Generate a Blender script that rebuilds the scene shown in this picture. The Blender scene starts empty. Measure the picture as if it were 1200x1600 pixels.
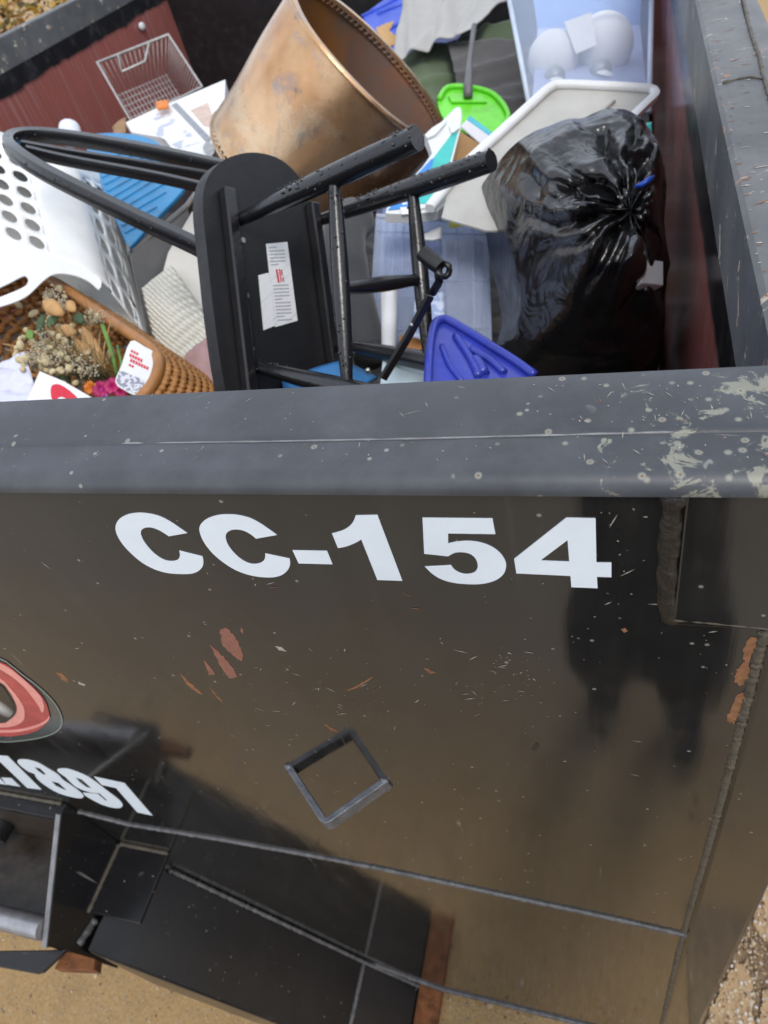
import bpy, bmesh, math, random
from mathutils import Vector, Matrix, noise
from mathutils.geometry import tessellate_polygon
random.seed(7)
scene = bpy.context.scene
col = scene.collection

# ------------------------------------------------------------------ camera
BM = Matrix(((0.9472274768, 0.2291502045, -0.2241657667),
             (0.0138038333, -0.7277983352, -0.6856522716),
             (-0.3202648301, 0.6463743243, -0.6925537319)))      # rows: right, down, forward in world axes
CAM = Vector((0.0, -0.33, 2.2997))
F = 1100.38                                                      # focal length in photograph pixels (1200 x 1600)
cam_d = bpy.data.cameras.new('camera')
cam_d.sensor_fit = 'VERTICAL'; cam_d.sensor_height = 36.0; cam_d.sensor_width = 27.0
cam_d.lens = 36.0 * F / 1600.0
cam_d.clip_start = 0.02; cam_d.clip_end = 500.0
cam_d.dof.use_dof = True; cam_d.dof.focus_distance = 0.60; cam_d.dof.aperture_fstop = 9.0
cam = bpy.data.objects.new('camera', cam_d); col.objects.link(cam)
R, D_, FW = BM[0], BM[1], BM[2]
cam.matrix_world = Matrix(((R[0], -D_[0], -FW[0], CAM[0]), (R[1], -D_[1], -FW[1], CAM[1]),
                           (R[2], -D_[2], -FW[2], CAM[2]), (0, 0, 0, 1)))
scene.camera = cam

# ------------------------------------------------------------------ sky and sun: bright overcast
SUN_EL, SUN_AZ = math.radians(52), math.radians(150)
world = bpy.data.worlds.new('World'); scene.world = world; world.use_nodes = True
wn, wl = world.node_tree.nodes, world.node_tree.links
bg = wn['Background']
sky = wn.new('ShaderNodeTexSky'); sky.sky_type = 'NISHITA'; sky.sun_disc = False
sky.sun_elevation = SUN_EL; sky.sun_rotation = SUN_AZ; sky.air_density = 1.0; sky.dust_density = 3.0; sky.ozone_density = 1.0
tc = wn.new('ShaderNodeTexCoord'); cn = wn.new('ShaderNodeTexNoise')
cn.inputs['Scale'].default_value = 2.6; cn.inputs['Detail'].default_value = 6; cn.inputs['Roughness'].default_value = 0.6
wl.new(tc.outputs['Generated'], cn.inputs['Vector'])
cr = wn.new('ShaderNodeValToRGB'); cr.color_ramp.elements[0].position = 0.38; cr.color_ramp.elements[1].position = 0.62
cr.color_ramp.elements[0].color = (0.55, 0.55, 0.55, 1); cr.color_ramp.elements[1].color = (1, 1, 1, 1)
wl.new(cn.outputs['Fac'], cr.inputs['Fac'])
mx = wn.new('ShaderNodeMix'); mx.data_type = 'RGBA'                    # thin cloud over the blue
mx.inputs['B'].default_value = (11.0, 11.8, 13.2, 1)
wl.new(cr.outputs['Color'], mx.inputs['Factor']); wl.new(sky.outputs['Color'], mx.inputs['A'])
wl.new(mx.outputs['Result'], bg.inputs['Color'])
bg.inputs['Strength'].default_value = 0.11
sd = bpy.data.lights.new('sun', 'SUN'); sd.energy = 1.5; sd.angle = math.radians(18); sd.color = (1.0, 0.95, 0.88)
sun = bpy.data.objects.new('sun', sd); col.objects.link(sun)
sdir = Vector((math.cos(SUN_EL) * math.sin(SUN_AZ), math.cos(SUN_EL) * math.cos(SUN_AZ), math.sin(SUN_EL)))
sun.rotation_euler = sdir.to_track_quat('Z', 'Y').to_euler()
vs = scene.view_settings
vs.view_transform = 'Standard'; vs.look = 'None'; vs.exposure = 0.12; vs.gamma = 1.0; vs.use_curve_mapping = False
scene.cycles.max_bounces = 7; scene.cycles.diffuse_bounces = 3; scene.cycles.glossy_bounces = 4; scene.cycles.transmission_bounces = 4; scene.cycles.transparent_max_bounces = 10
scene.cycles.use_adaptive_sampling = True; scene.cycles.adaptive_threshold = 0.02

# ------------------------------------------------------------------ helpers
def ray(x, y):
    v = Vector(((x - 600) / F, (y - 800) / F, 1.0))
    return R * v[0] + D_ * v[1] + FW * v[2]
def W(x, y, d):
    return CAM + ray(x, y) * d
def onY(x, y, Y=0.0):
    r = ray(x, y); return CAM + r * ((Y - CAM[1]) / r[1])
def onZ(x, y, Z=0.0):
    r = ray(x, y); return CAM + r * ((Z - CAM[2]) / r[2])
def onX(x, y, X=0.0):
    r = ray(x, y); return CAM + r * ((X - CAM[0]) / r[0])
class Plane:
    """a real plane through three points; U() finds where a line of sight meets it"""
    def __init__(s, a, b, c):
        s.p = [W(*q) if not isinstance(q, Vector) else q for q in (a, b, c)]
        s.n = (s.p[1] - s.p[0]).cross(s.p[2] - s.p[0]).normalized()
        if s.n.dot(CAM - s.p[0]) < 0: s.n = -s.n
    def U(s, x, y, off=0.0):
        r = ray(x, y); p0 = s.p[0] + s.n * off
        return CAM + r * ((p0 - CAM).dot(s.n) / r.dot(s.n))
    def L(s, pts, off=0.0):
        return [s.U(x, y, off) for x, y in pts]

def smooth_loop(pts, n=4, closed=True):
    out = []; m = len(pts)
    rng = range(m) if closed else range(m - 1)
    for i in rng:
        if closed: p0, p1, p2, p3 = pts[i - 1], pts[i], pts[(i + 1) % m], pts[(i + 2) % m]
        else: p0, p1, p2, p3 = pts[max(i - 1, 0)], pts[i], pts[i + 1], pts[min(i + 2, m - 1)]
        for k in range(n):
            t = k / n
            out.append(tuple(0.5 * ((2 * p1[j]) + (-p0[j] + p2[j]) * t + (2 * p0[j] - 5 * p1[j] + 4 * p2[j] - p3[j]) * t * t
                             + (-p0[j] + 3 * p1[j] - 3 * p2[j] + p3[j]) * t ** 3) for j in range(len(p1))))
    if not closed: out.append(tuple(pts[-1]))
    return out

class G:
    """collects faces for ONE mesh object"""
    def __init__(s): s.v = []; s.f = []; s.m = []
    def add(s, verts, faces, mi=0):
        o = len(s.v); s.v += [Vector(q) for q in verts]; s.f += [tuple(i + o for i in f) for f in faces]; s.m += [mi] * len(faces)
        return s
    def box(s, a, b, mi=0):
        x0, y0, z0 = a; x1, y1, z1 = b
        return s.add([(x0, y0, z0), (x1, y0, z0), (x1, y1, z0), (x0, y1, z0), (x0, y0, z1), (x1, y0, z1), (x1, y1, z1), (x0, y1, z1)],
                     [(0, 3, 2, 1), (4, 5, 6, 7), (0, 1, 5, 4), (1, 2, 6, 5), (2, 3, 7, 6), (3, 0, 4, 7)], mi)
    def hexa(s, bot, top, mi=0):
        return s.add(list(bot) + list(top), [(0, 3, 2, 1), (4, 5, 6, 7), (0, 1, 5, 4), (1, 2, 6, 5), (2, 3, 7, 6), (3, 0, 4, 7)], mi)
    def slab(s, loops, off, mi=0):
        """flat outline (with holes) given as 3-D points, thickened by the vector off"""
        loops = [[Vector(q) for q in l] for l in loops]
        tris = tessellate_polygon(loops); flat = [q for l in loops for q in l]; n = len(flat)
        fs = [tuple(t) for t in tris] + [tuple(i + n for i in reversed(t)) for t in tris]
        k = 0
        for l in loops:
            m = len(l)
            for i in range(m): fs.append((k + i, k + (i + 1) % m, n + k + (i + 1) % m, n + k + i))
            k += m
        return s.add(flat + [q + off for q in flat], fs, mi)
    def sweep(s, path, rad, seg=8, section=None, up=None, caps=True, closed=False, mi=0):
        path = [Vector(p) for p in path]; n = len(path)
        if not isinstance(rad, (list, tuple)): rad = [rad] * n
        sec = section or [(math.cos(2 * math.pi * k / seg), math.sin(2 * math.pi * k / seg)) for k in range(seg)]
        q = len(sec); T = []
        for i in range(n):
            if closed: t = path[(i + 1) % n] - path[i - 1]
            else: t = path[min(i + 1, n - 1)] - path[max(i - 1, 0)]
            T.append(t.normalized())
        u = Vector(up) if up is not None else (Vector((0, 0, 1)) if abs(T[0].z) < 0.9 else Vector((1, 0, 0)))
        vs_ = []
        for i in range(n):
            if up is not None: u = Vector(up)
            u = (u - T[i] * u.dot(T[i])).normalized(); w = T[i].cross(u)
            for a, b in sec: vs_.append(path[i] + u * (b * rad[i]) + w * (a * rad[i]))
        fs = []
        for i in range(n if closed else n - 1):
            j = (i + 1) % n
            for k in range(q): fs.append((i * q + k, i * q + (k + 1) % q, j * q + (k + 1) % q, j * q + k))
        if caps and not closed:
            fs.append(tuple(reversed(range(q)))); fs.append(tuple((n - 1) * q + k for k in range(q)))
        return s.add(vs_, fs, mi)
    def grid(s, fn, nu, nv, mi=0, closed_u=False):
        vs_ = [fn(i / nu, j / nv) for j in range(nv + 1) for i in range(nu if closed_u else nu + 1)]
        w = nu if closed_u else nu + 1
        fs = [(j * w + i, j * w + (i + 1) % w, (j + 1) * w + (i + 1) % w, (j + 1) * w + i) for j in range(nv) for i in range(nu)]
        return s.add(vs_, fs, mi)
    def holed(s, fn, nu, nv, ru, rv, skip=None, mi=0, seg=12):
        """sheet of nu x nv cells, each with an oval opening through it"""
        for j in range(nv):
            for i in range(nu):
                if skip and skip(i, j):
                    g = 3
                    vs_ = [fn((i + a / g) / nu, (j + b / g) / nv) for b in range(g + 1) for a in range(g + 1)]
                    s.add(vs_, [(b * (g + 1) + a, b * (g + 1) + a + 1, (b + 1) * (g + 1) + a + 1, (b + 1) * (g + 1) + a) for b in range(g) for a in range(g)], mi)
                    continue
                o, h = [], []
                for k in range(seg):
                    t = 2 * math.pi * k / seg + math.pi / 4; c, sn = math.cos(t), math.sin(t)
                    q = 0.5 / max(abs(c), abs(sn))
                    o.append(fn((i + 0.5 + c * q) / nu, (j + 0.5 + sn * q) / nv))
                    h.append(fn((i + 0.5 + c * ru) / nu, (j + 0.5 + sn * rv) / nv))
                s.add(o + h, [(k, (k + 1) % seg, seg + (k + 1) % seg, seg + k) for k in range(seg)], mi)
        return s
    def ball(s, c, r, nu=12, nv=8, mi=0, axes=None, fn=None):
        ax = axes or (Vector((1, 0, 0)), Vector((0, 1, 0)), Vector((0, 0, 1)))
        rr = r if isinstance(r, (list, tuple)) else (r, r, r)
        def p(u, v):
            t, ph = 2 * math.pi * u, math.pi * (v - 0.5)
            d = (math.cos(ph) * math.cos(t), math.cos(ph) * math.sin(t), math.sin(ph))
            k = fn(d) if fn else 1.0
            return Vector(c) + (ax[0] * (d[0] * rr[0]) + ax[1] * (d[1] * rr[1]) + ax[2] * (d[2] * rr[2])) * k
        return s.grid(p, nu, nv, mi, closed_u=True)

def build(name, g, mats, parent=None, smooth=False, bevel=0.0, solid=0.0, subsurf=0, weld=False, autos=None):
    me = bpy.data.meshes.new(name)
    me.from_pydata([tuple(v) for v in g.v], [], g.f)
    bm = bmesh.new(); bm.from_mesh(me)
    for i, f_ in enumerate(bm.faces): f_.material_index = g.m[i]; f_.smooth = smooth
    if weld: bmesh.ops.remove_doubles(bm, verts=bm.verts, dist=1e-5)
    bmesh.ops.recalc_face_normals(bm, faces=bm.faces)
    bm.to_mesh(me); bm.free()
    for m in (mats if isinstance(mats, (list, tuple)) else [mats]): me.materials.append(m)
    o = bpy.data.objects.new(name, me); col.objects.link(o)
    if solid:
        md = o.modifiers.new('thickness', 'SOLIDIFY'); md.thickness = abs(solid); md.offset = 0
    if bevel:
        md = o.modifiers.new('edges', 'BEVEL'); md.width = bevel; md.segments = 2; md.limit_method = 'ANGLE'; md.angle_limit = math.radians(40)
    if subsurf:
        md = o.modifiers.new('smooth', 'SUBSURF'); md.levels = subsurf; md.render_levels = subsurf
    if autos:
        me.set_sharp_from_angle(angle=math.radians(autos))
    if parent is not None:
        o.parent = parent
        o.matrix_parent_inverse = Matrix.Translation(-world_loc(parent))
    return o
def world_loc(o):
    return o.location.copy() if o.parent is None else Vector((0, 0, 0))
def thing(name, label, cat, loc, group=None):
    o = bpy.data.objects.new(name, None); col.objects.link(o); o.location = loc
    o.empty_display_size = 0.05
    o['label'] = label; o['category'] = cat
    if group: o['group'] = group
    return o
def tag(o, label, cat, group=None):
    o['label'] = label; o['category'] = cat
    if group: o['group'] = group
    return o
def struct(o, kind='structure', label=None):
    o['kind'] = kind
    if label: o['label'] = label
    return o

# ------------------------------------------------------------------ materials
class NT:
    def __init__(s, name):
        s.m = bpy.data.materials.new(name); s.m.use_nodes = True
        s.n = s.m.node_tree.nodes; s.l = s.m.node_tree.links; s.b = s.n['Principled BSDF']
        s.co = s.n.new('ShaderNodeTexCoord').outputs['Object']
    def map(s, scale=(1, 1, 1), rot=(0, 0, 0), loc=(0, 0, 0), src=None):
        m = s.n.new('ShaderNodeMapping'); m.inputs['Scale'].default_value = scale; m.inputs['Rotation'].default_value = rot
        m.inputs['Location'].default_value = loc; s.l.new(src or s.co, m.inputs['Vector']); return m.outputs['Vector']
    def noise(s, scale, detail=4, rough=0.55, vec=None, dist=0.0):
        t = s.n.new('ShaderNodeTexNoise'); t.inputs['Scale'].default_value = scale; t.inputs['Detail'].default_value = detail
        t.inputs['Roughness'].default_value = rough; t.inputs['Distortion'].default_value = dist
        s.l.new(vec or s.co, t.inputs['Vector']); return t.outputs['Fac']
    def vor(s, scale, vec=None, feature='F1', out='Distance', rnd=1.0):
        t = s.n.new('ShaderNodeTexVoronoi'); t.feature = feature; t.inputs['Scale'].default_value = scale
        t.inputs['Randomness'].default_value = rnd
        s.l.new(vec or s.co, t.inputs['Vector']); return t.outputs[out]
    def ramp(s, fac, stops):
        r = s.n.new('ShaderNodeValToRGB'); e = r.color_ramp.elements
        while len(e) < len(stops): e.new(0.5)
        for k, (p, c) in enumerate(stops):
            e[k].position = p; e[k].color = (c, c, c, 1) if not isinstance(c, (tuple, list)) else (*c[:3], 1)
        s.l.new(fac, r.inputs['Fac']); return r.outputs['Color']
    def mix(s, fac, a, b):
        m = s.n.new('ShaderNodeMix'); m.data_type = 'RGBA'
        for k, v in (('Factor', fac), ('A', a), ('B', b)):
            if isinstance(v, (int, float)): m.inputs[k].default_value = v
            elif isinstance(v, tuple): m.inputs[k].default_value = (*v[:3], 1)
            else: s.l.new(v, m.inputs[k])
        return m.outputs['Result']
    def math(s, op, a, b=None):
        m = s.n.new('ShaderNodeMath'); m.operation = op
        for k, v in ((0, a), (1, b)):
            if v is None: continue
            if isinstance(v, (int, float)): m.inputs[k].default_value = v
            else: s.l.new(v, m.inputs[k])
        return m.outputs[0]
    def sep(s, axis, src=None):
        t = s.n.new('ShaderNodeSeparateXYZ'); s.l.new(src or s.co, t.inputs[0]); return t.outputs[axis]
    def set(s, key, v):
        if isinstance(v, (int, float)): s.b.inputs[key].default_value = v
        elif isinstance(v, tuple): s.b.inputs[key].default_value = (*v[:3], 1)
        else: s.l.new(v, s.b.inputs[key])
    def bump(s, h, strength=0.3, dist=0.002, prev=None):
        b = s.n.new('ShaderNodeBump'); b.inputs['Strength'].default_value = strength; b.inputs['Distance'].default_value = dist
        s.l.new(h, b.inputs['Height'])
        if prev is not None: s.l.new(prev, b.inputs['Normal'])
        s.l.new(b.outputs['Normal'], s.b.inputs['Normal']); return b.outputs['Normal']

def simple(name, c, rough=0.5, metal=0.0, var=0.25, vs_=12.0, bump=0.0, bs=60.0, spec=0.5, dirt=0.0, dirtc=(0.12, 0.09, 0.06), **kw):
    t = NT(name)
    f1 = t.ramp(t.noise(vs_, 6, 0.6), [(0.3, 0.0), (0.7, 1.0)])
    c2 = tuple(max(0.0, q * (1 - var)) for q in c)
    base = t.mix(f1, c, c2)
    if dirt:
        base = t.mix(t.math('MULTIPLY', t.ramp(t.noise(vs_ * 2.7, 8, 0.7), [(0.5, 0), (0.75, 1)]), dirt), base, dirtc)
    t.set('Base Color', base)
    t.set('Roughness', t.mix(t.noise(vs_ * 2, 3), (rough * 0.8,) * 3, (min(1, rough * 1.25),) * 3))
    t.set('Metallic', metal); t.set('Specular IOR Level', spec)
    if bump: t.bump(t.noise(bs, 4), bump, 0.003)
    for k, v in kw.items(): t.set(k.replace('_', ' '), v)
    return t.m

def paint(name, base, rough, ior=1.5, chips=0.0, scratch=0.5, scr_rot=(0.0, 0.6, 0.0), dust=0.0, dustc=(0.16, 0.15, 0.14), wav=0.1, chipc=(0.55, 0.5, 0.4), rustf=0.3, corner=None, spot=0.0, streak=0.0):
    """gloss paint on steel: scratches, chips and specks with shapes of their own"""
    t = NT(name)
    c = t.mix(t.ramp(t.noise(3.0, 6, 0.65), [(0.35, 0.0), (0.7, 1.0)]), base, tuple(q * 1.5 + 0.004 for q in base))
    if dust:
        c = t.mix(t.math('MULTIPLY', t.ramp(t.noise(9.0, 8, 0.7), [(0.42, 0), (0.72, 1)]), dust), c, dustc)
    # two families of fine scratches
    for k, (rot, sc) in enumerate((((0.0, scr_rot[1], 0.0), 60.0), ((0.0, scr_rot[1] + 1.15, 0.4), 75.0), ((0.3, scr_rot[1] - 0.7, 0.2), 48.0))):
        v = t.map((sc, sc * 0.9, sc * 0.045), rot, (k * 3.1, k * 1.7, k))
        n = t.noise(1.0, 2, 0.5, v)
        gate = t.ramp(t.noise(6.0 + 2 * k, 3, 0.6, t.map((1, 1, 1), (0, 0, 0), (k * 5, 2 * k, 0))), [(0.52, 0), (0.62, 1)])
        f_ = t.math('MULTIPLY', t.math('MULTIPLY', t.ramp(n, [(0.735, 0), (0.765, 1)]), gate), scratch)
        c = t.mix(f_, c, (0.30, 0.29, 0.27))
    # specks
    vd = t.vor(95.0); vc = t.vor(95.0, out='Color')
    pick = t.ramp(t.sep(0, vc), [(0.93, 0), (0.94, 1)])
    c = t.mix(t.math('MULTIPLY', t.math('MULTIPLY', t.ramp(vd, [(0.12, 1), (0.2, 0)]), pick), 0.45 if scratch else 0.0), c, (0.42, 0.40, 0.36))
    if chips or spot or corner:
        big = t.noise(22.0, 8, 0.7, dist=0.6)
        mask = t.ramp(big, [(0.70 - 0.1 * chips, 0), (0.72 - 0.1 * chips, 1)]) if chips else None
        if corner:                                    # worn patch around one end of the rail
            cx, cy, r0, r1 = corner
            dx = t.math('ABSOLUTE', t.math('SUBTRACT', t.sep(0), cx)); dy = t.math('ABSOLUTE', t.math('SUBTRACT', t.sep(1), cy))
            dd = t.math('SQRT', t.math('ADD', t.math('MULTIPLY', dx, dx), t.math('MULTIPLY', dy, dy)))
            near = t.ramp(t.math('DIVIDE', dd, r1), [(r0 / r1, 1), (1.0, 0)])
            # flaked patches
            fl = t.math('ADD', t.noise(38.0, 8, 0.72, dist=0.8), t.math('MULTIPLY', near, 0.22))
            pm = t.ramp(fl, [(0.70, 0), (0.725, 1)])
            pm = t.math('MULTIPLY', pm, t.ramp(near, [(0.03, 0), (0.2, 1)]))
            c = t.mix(pm, c, t.mix(t.noise(30, 3), (0.24, 0.245, 0.20), (0.16, 0.155, 0.12)))
            # blisters: pale ring, dark rust pit
            v2 = t.vor(105.0); col2 = t.vor(105.0, out='Color')
            pk = t.math('GREATER_THAN', t.math('ADD', t.sep(1, col2), t.math('MULTIPLY', near, 0.45)), 0.97)
            ring = t.math('MULTIPLY', t.ramp(v2, [(0.17, 1), (0.32, 0)]), pk)
            c = t.mix(t.math('MULTIPLY', ring, 0.8), c, (0.25, 0.25, 0.21))
            pit = t.math('MULTIPLY', t.ramp(v2, [(0.09, 1), (0.14, 0)]), pk)
            c = t.mix(t.math('MULTIPLY', pit, 0.85), c, (0.13, 0.075, 0.04))
        if mask is not None:
            c = t.mix(mask, c, t.mix(t.ramp(t.noise(14, 3), [(0.5 - 0.2 * rustf, 0), (0.55, 1)]), (0.26, 0.11, 0.05), chipc))
    t.set('Base Color', c)
    t.set('Roughness', t.mix(t.ramp(t.noise(5.0, 5, 0.6), [(0.3, 0), (0.75, 1)]), (rough,) * 3, (min(1, rough * 1.7),) * 3))
    t.set('IOR', ior)
    pv = t.bump(t.noise(2.6, 3, 0.5), wav, 0.01)
    if streak:
        film = t.noise(1.0, 5, 0.65, t.map((26, 26, 2.2))); blot = t.noise(6.5, 8, 0.7, dist=0.7)
        fm = t.math('MULTIPLY', t.ramp(film, [(0.40, 0), (0.72, 1)]), t.ramp(blot, [(0.38, 0), (0.66, 1)]))
        t.set('Roughness', t.mix(fm, (rough,) * 3, (rough * 3.2,) * 3))
        grain = t.math('MULTIPLY', t.ramp(t.noise(520, 3, 0.8), [(0.50, 0), (0.72, 1)]), t.ramp(t.noise(3.5, 6, 0.7), [(0.36, 0.15), (0.68, 1)]))
        drip = t.math('MULTIPLY', t.ramp(t.noise(1.0, 3, 0.55, t.map((90, 90, 1.6), (0, 0, 0), (3, 0, 0))), [(0.60, 0), (0.70, 1)]), t.ramp(t.noise(4.2, 4, 0.6), [(0.45, 0), (0.65, 1)]))
        c = t.mix(t.math('MULTIPLY', grain, 0.20), c, (0.11, 0.10, 0.09))
        c = t.mix(t.math('MULTIPLY', drip, 0.20), c, (0.10, 0.085, 0.065))
        t.set('Base Color', t.mix(t.math('MULTIPLY', fm, 0.13), c, (0.10, 0.092, 0.08)))
        pv = t.bump(t.noise(1.0, 4, 0.6, t.map((70, 70, 4.0))), streak, 0.001, pv)
    return t.m
# ------------------------------------------------------------------ palette
M_WALL = paint('black_gloss_paint_outside', (0.0075, 0.0074, 0.0072), 0.070, 1.72, chips=0.0, scratch=0.55, dust=0.06, dustc=(0.10, 0.10, 0.10), wav=0.10, streak=0.05)
M_RAIL = paint('weathered_black_rail_paint', (0.028, 0.031, 0.037), 0.31, 1.55, chips=0.12, scratch=0.5, dust=0.5, dustc=(0.105, 0.114, 0.128), wav=0.1, corner=(0.15, 0.03, 0.02, 0.26))
M_RAILS = paint('scraped_black_side_rail_paint', (0.06, 0.063, 0.067), 0.36, 1.55, chips=0.9, scratch=0.8, dust=0.6, dustc=(0.16, 0.155, 0.15), wav=0.15, rustf=0.7)
M_FRAME = paint('black_frame_paint', (0.008, 0.008, 0.009), 0.16, 1.45, chips=0.05, scratch=0.6, dust=0.06, dustc=(0.05, 0.048, 0.045), wav=0.12)
M_WELD = simple('painted_weld_bead', (0.14, 0.14, 0.145), 0.24, 0.1, 0.6, 60, 0.6, 300)
M_WELDD = simple('dusty_weld_bead', (0.11, 0.095, 0.07), 0.45, 0.0, 0.5, 60, 0.9, 400)
M_EDGE = simple('worn_steel_edge', (0.24, 0.24, 0.25), 0.42, 0.3, 0.4, 40, 0.3, 300)
M_RUST = simple('rusted_steel', (0.25, 0.088, 0.025), 0.85, 0.0, 0.7, 30, 0.8, 200, dirt=0.6, dirtc=(0.10, 0.035, 0.015))
M_CHIPR = simple('bare_primer_chip', (0.27, 0.115, 0.08), 0.6, 0.0, 0.3, 80)
M_CHIPO = simple('orange_rust_chip', (0.30, 0.135, 0.06), 0.8, 0.0, 0.6, 120)
M_CHIPW = simple('pale_paint_chip', (0.42, 0.40, 0.35), 0.7, 0.0, 0.3, 90)
def two_tone():
    t = NT('black_over_maroon_paint')
    z = t.math('ADD', t.sep(2), t.math('MULTIPLY', t.math('SUBTRACT', t.noise(7, 4, 0.6), 0.5), 0.05))
    f_ = t.ramp(t.math('MULTIPLY', z, 0.5), [(0.898, 0), (0.906, 1)])
    mar = t.mix(t.noise(4, 6, 0.65), (0.33, 0.10, 0.08), (0.22, 0.078, 0.07))
    mar = t.mix(t.ramp(t.noise(1, 3, 0.6, t.map((40, 40, 1.2))), [(0.50, 0), (0.70, 0.7)]), mar, (0.34, 0.20, 0.19))
    mar = t.mix(t.ramp(t.noise(16, 7, 0.75), [(0.68, 0), (0.71, 0.8)]), mar, (0.30, 0.24, 0.22))
    blk = t.mix(t.ramp(t.noise(12, 8, 0.75), [(0.5, 0), (0.8, 1)]), (0.013, 0.013, 0.015), (0.06, 0.06, 0.065))
    c = t.mix(f_, mar, blk)
    for k, rot in enumerate((0.5, 1.3)):
        n = t.noise(1.0, 2, 0.5, t.map((60, 60, 2.5), (rot, rot, 0.2), (k, 2 * k, 0)))
        c = t.mix(t.math('MULTIPLY', t.ramp(n, [(0.735, 0), (0.76, 1)]), 0.4), c, (0.22, 0.19, 0.18))
    t.set('Base Color', c); t.set('IOR', 1.6)
    t.set('Roughness', t.mix(t.noise(6, 4), (0.10,) * 3, (0.26,) * 3))
    pv = t.bump(t.noise(3, 2), 0.12, 0.01); t.bump(t.noise(1, 3, 0.6, t.map((60, 60, 3))), 0.12, 0.001, pv)
    return t.m
M_INNER = two_tone()
M_VINYL = simple('white_vinyl', (0.70, 0.77, 0.84), 0.35, 0.0, 0.06, 25)

# ------------------------------------------------------------------ ground
def ground_mat():
    t = NT('tan_gravelly_concrete')
    c = t.mix(t.noise(1.6, 6, 0.6), (0.40, 0.25, 0.095), (0.33, 0.215, 0.10))
    c = t.mix(t.ramp(t.noise(70, 6, 0.75), [(0.42, 0), (0.7, 1)]), c, (0.44, 0.31, 0.16))
    c = t.mix(t.ramp(t.noise(140, 4, 0.7), [(0.52, 0), (0.66, 0.9)]), c, (0.15, 0.095, 0.05))
    c = t.mix(t.ramp(t.noise(11, 6, 0.7), [(0.5, 0), (0.7, 0.55)]), c, (0.22, 0.15, 0.08))
    yy = t.math('ADD', t.sep(1), t.math('MULTIPLY', t.math('SUBTRACT', t.noise(1.3, 4, 0.6), 0.5), 1.2))
    c = t.mix(t.ramp(t.math('MULTIPLY', yy, -0.5), [(0.15, 0.0), (0.75, 0.85)]), c, t.mix(t.noise(40, 6, 0.7), (0.26, 0.225, 0.185), (0.34, 0.295, 0.24)))
    sp = t.vor(160.0); pk = t.ramp(t.sep(0, t.vor(160.0, out='Color')), [(0.88, 0), (0.9, 1)])
    c = t.mix(t.math('MULTIPLY', t.ramp(sp, [(0.2, 1), (0.35, 0)]), pk), c, (0.50, 0.44, 0.36))
    t.set('Base Color', c); t.set('Roughness', 0.9)
    pv = t.bump(t.noise(60, 8, 0.75), 0.7, 0.006); t.bump(t.noise(7, 4), 0.3, 0.02, pv)
    return t.m
M_GROUND = ground_mat()
g = G(); g.grid(lambda u, v: Vector((-120 + 240 * u, -120 + 240 * v, 0)), 24, 24)
ground = struct(build('ground', g, M_GROUND))
def slab_mat():
    t = NT('cracked_concrete')
    c = t.mix(t.noise(9, 6, 0.65), (0.36, 0.24, 0.12), (0.52, 0.38, 0.22))
    c = t.mix(t.ramp(t.noise(60, 6, 0.75), [(0.5, 0), (0.7, 0.7)]), c, (0.28, 0.19, 0.11))
    c = t.mix(t.ramp(t.noise(1.0, 5, 0.7, t.map((70, 14, 30), (0, 0, .3))), [(0.5, 0), (0.62, .75)]), c, (0.22, 0.15, 0.09))
    c = t.mix(t.ramp(t.noise(26, 4, 0.7), [(0.6, 0), (0.68, 0.7)]), c, (0.52, 0.48, 0.40))
    t.set('Base Color', c); t.set('Roughness', 0.92); t.bump(t.noise(90, 8, 0.75), 0.8, 0.005); return t.m
M_SLAB = slab_mat()
pv_g = G().grid(lambda u, v: Vector((0.182 + 0.9 * u, -0.35 + 1.7 * v, 0.004)), 4, 8)
pave = struct(build('pavement', pv_g, simple('grit_between_slabs', (0.30, 0.21, 0.12), 0.95, 0, 0.5, 60, 0.8, 200)))
rs = random.Random(3)
def shard(pts, top):
    out = []
    n = len(pts)
    for i in range(n):
        a, b = Vector(pts[i]), Vector(pts[(i + 1) % n])
        for k in range(12):
            p = a.lerp(b, k / 12)
            out.append(Vector((p.x + rs.uniform(-.007, .007), p.y + rs.uniform(-.007, .007), top)))
    return out
PX = lambda l, z: [tuple(onZ(x, y, z)[:2]) for x, y in l]
for pts in ([(1215, 1330), (1300, 1330), (1330, 1520), (1215, 1500), (1175, 1440)],
            [(1118, 1560), (1150, 1500), (1172, 1520), (1180, 1660), (1120, 1700), (1085, 1650)],
            [(1196, 1545), (1330, 1560), (1330, 1750), (1200, 1720), (1186, 1600)],
            [(1165, 1410), (1188, 1395), (1205, 1330), (1230, 1200), (1160, 1380)]):
    gg = G().slab([shard(PX(pts, 0.01), 0.013)], Vector((0, 0, -0.03)))
    build('concrete_slab', gg, M_SLAB, pave, bevel=0.004)
def pebbles(name, n, area, size, mats, seed, parent=None, z0=0.0):
    r = random.Random(seed); gg = G()
    for k in range(n):
        p = area(r); s_ = size(r)
        ax = (s_, s_ * r.uniform(.6, 1), s_ * r.uniform(.4, .8)); th = r.uniform(0, 6.28)
        A = (Vector((math.cos(th), math.sin(th), 0)), Vector((-math.sin(th), math.cos(th), 0)), Vector((0, 0, 1)))
        gg.ball((p[0], p[1], z0 + ax[2] * 0.6), ax, 6, 4, r.randrange(len(mats)), A, lambda d: 1 + 0.18 * noise.noise(Vector(d) * 2 + Vector((k, 0, 0))))
    o = build(name, gg, mats, parent, smooth=False); return o
M_PEB = [simple('pebble_' + n_, c, 0.8, 0, 0.3, 40) for n_, c in (('white', (.62, .60, .56)), ('tan', (.42, .30, .17)), ('grey', (.25, .24, .23)), ('brown', (.20, .12, .07)), ('cream', (.55, .46, .33)))]
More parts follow.
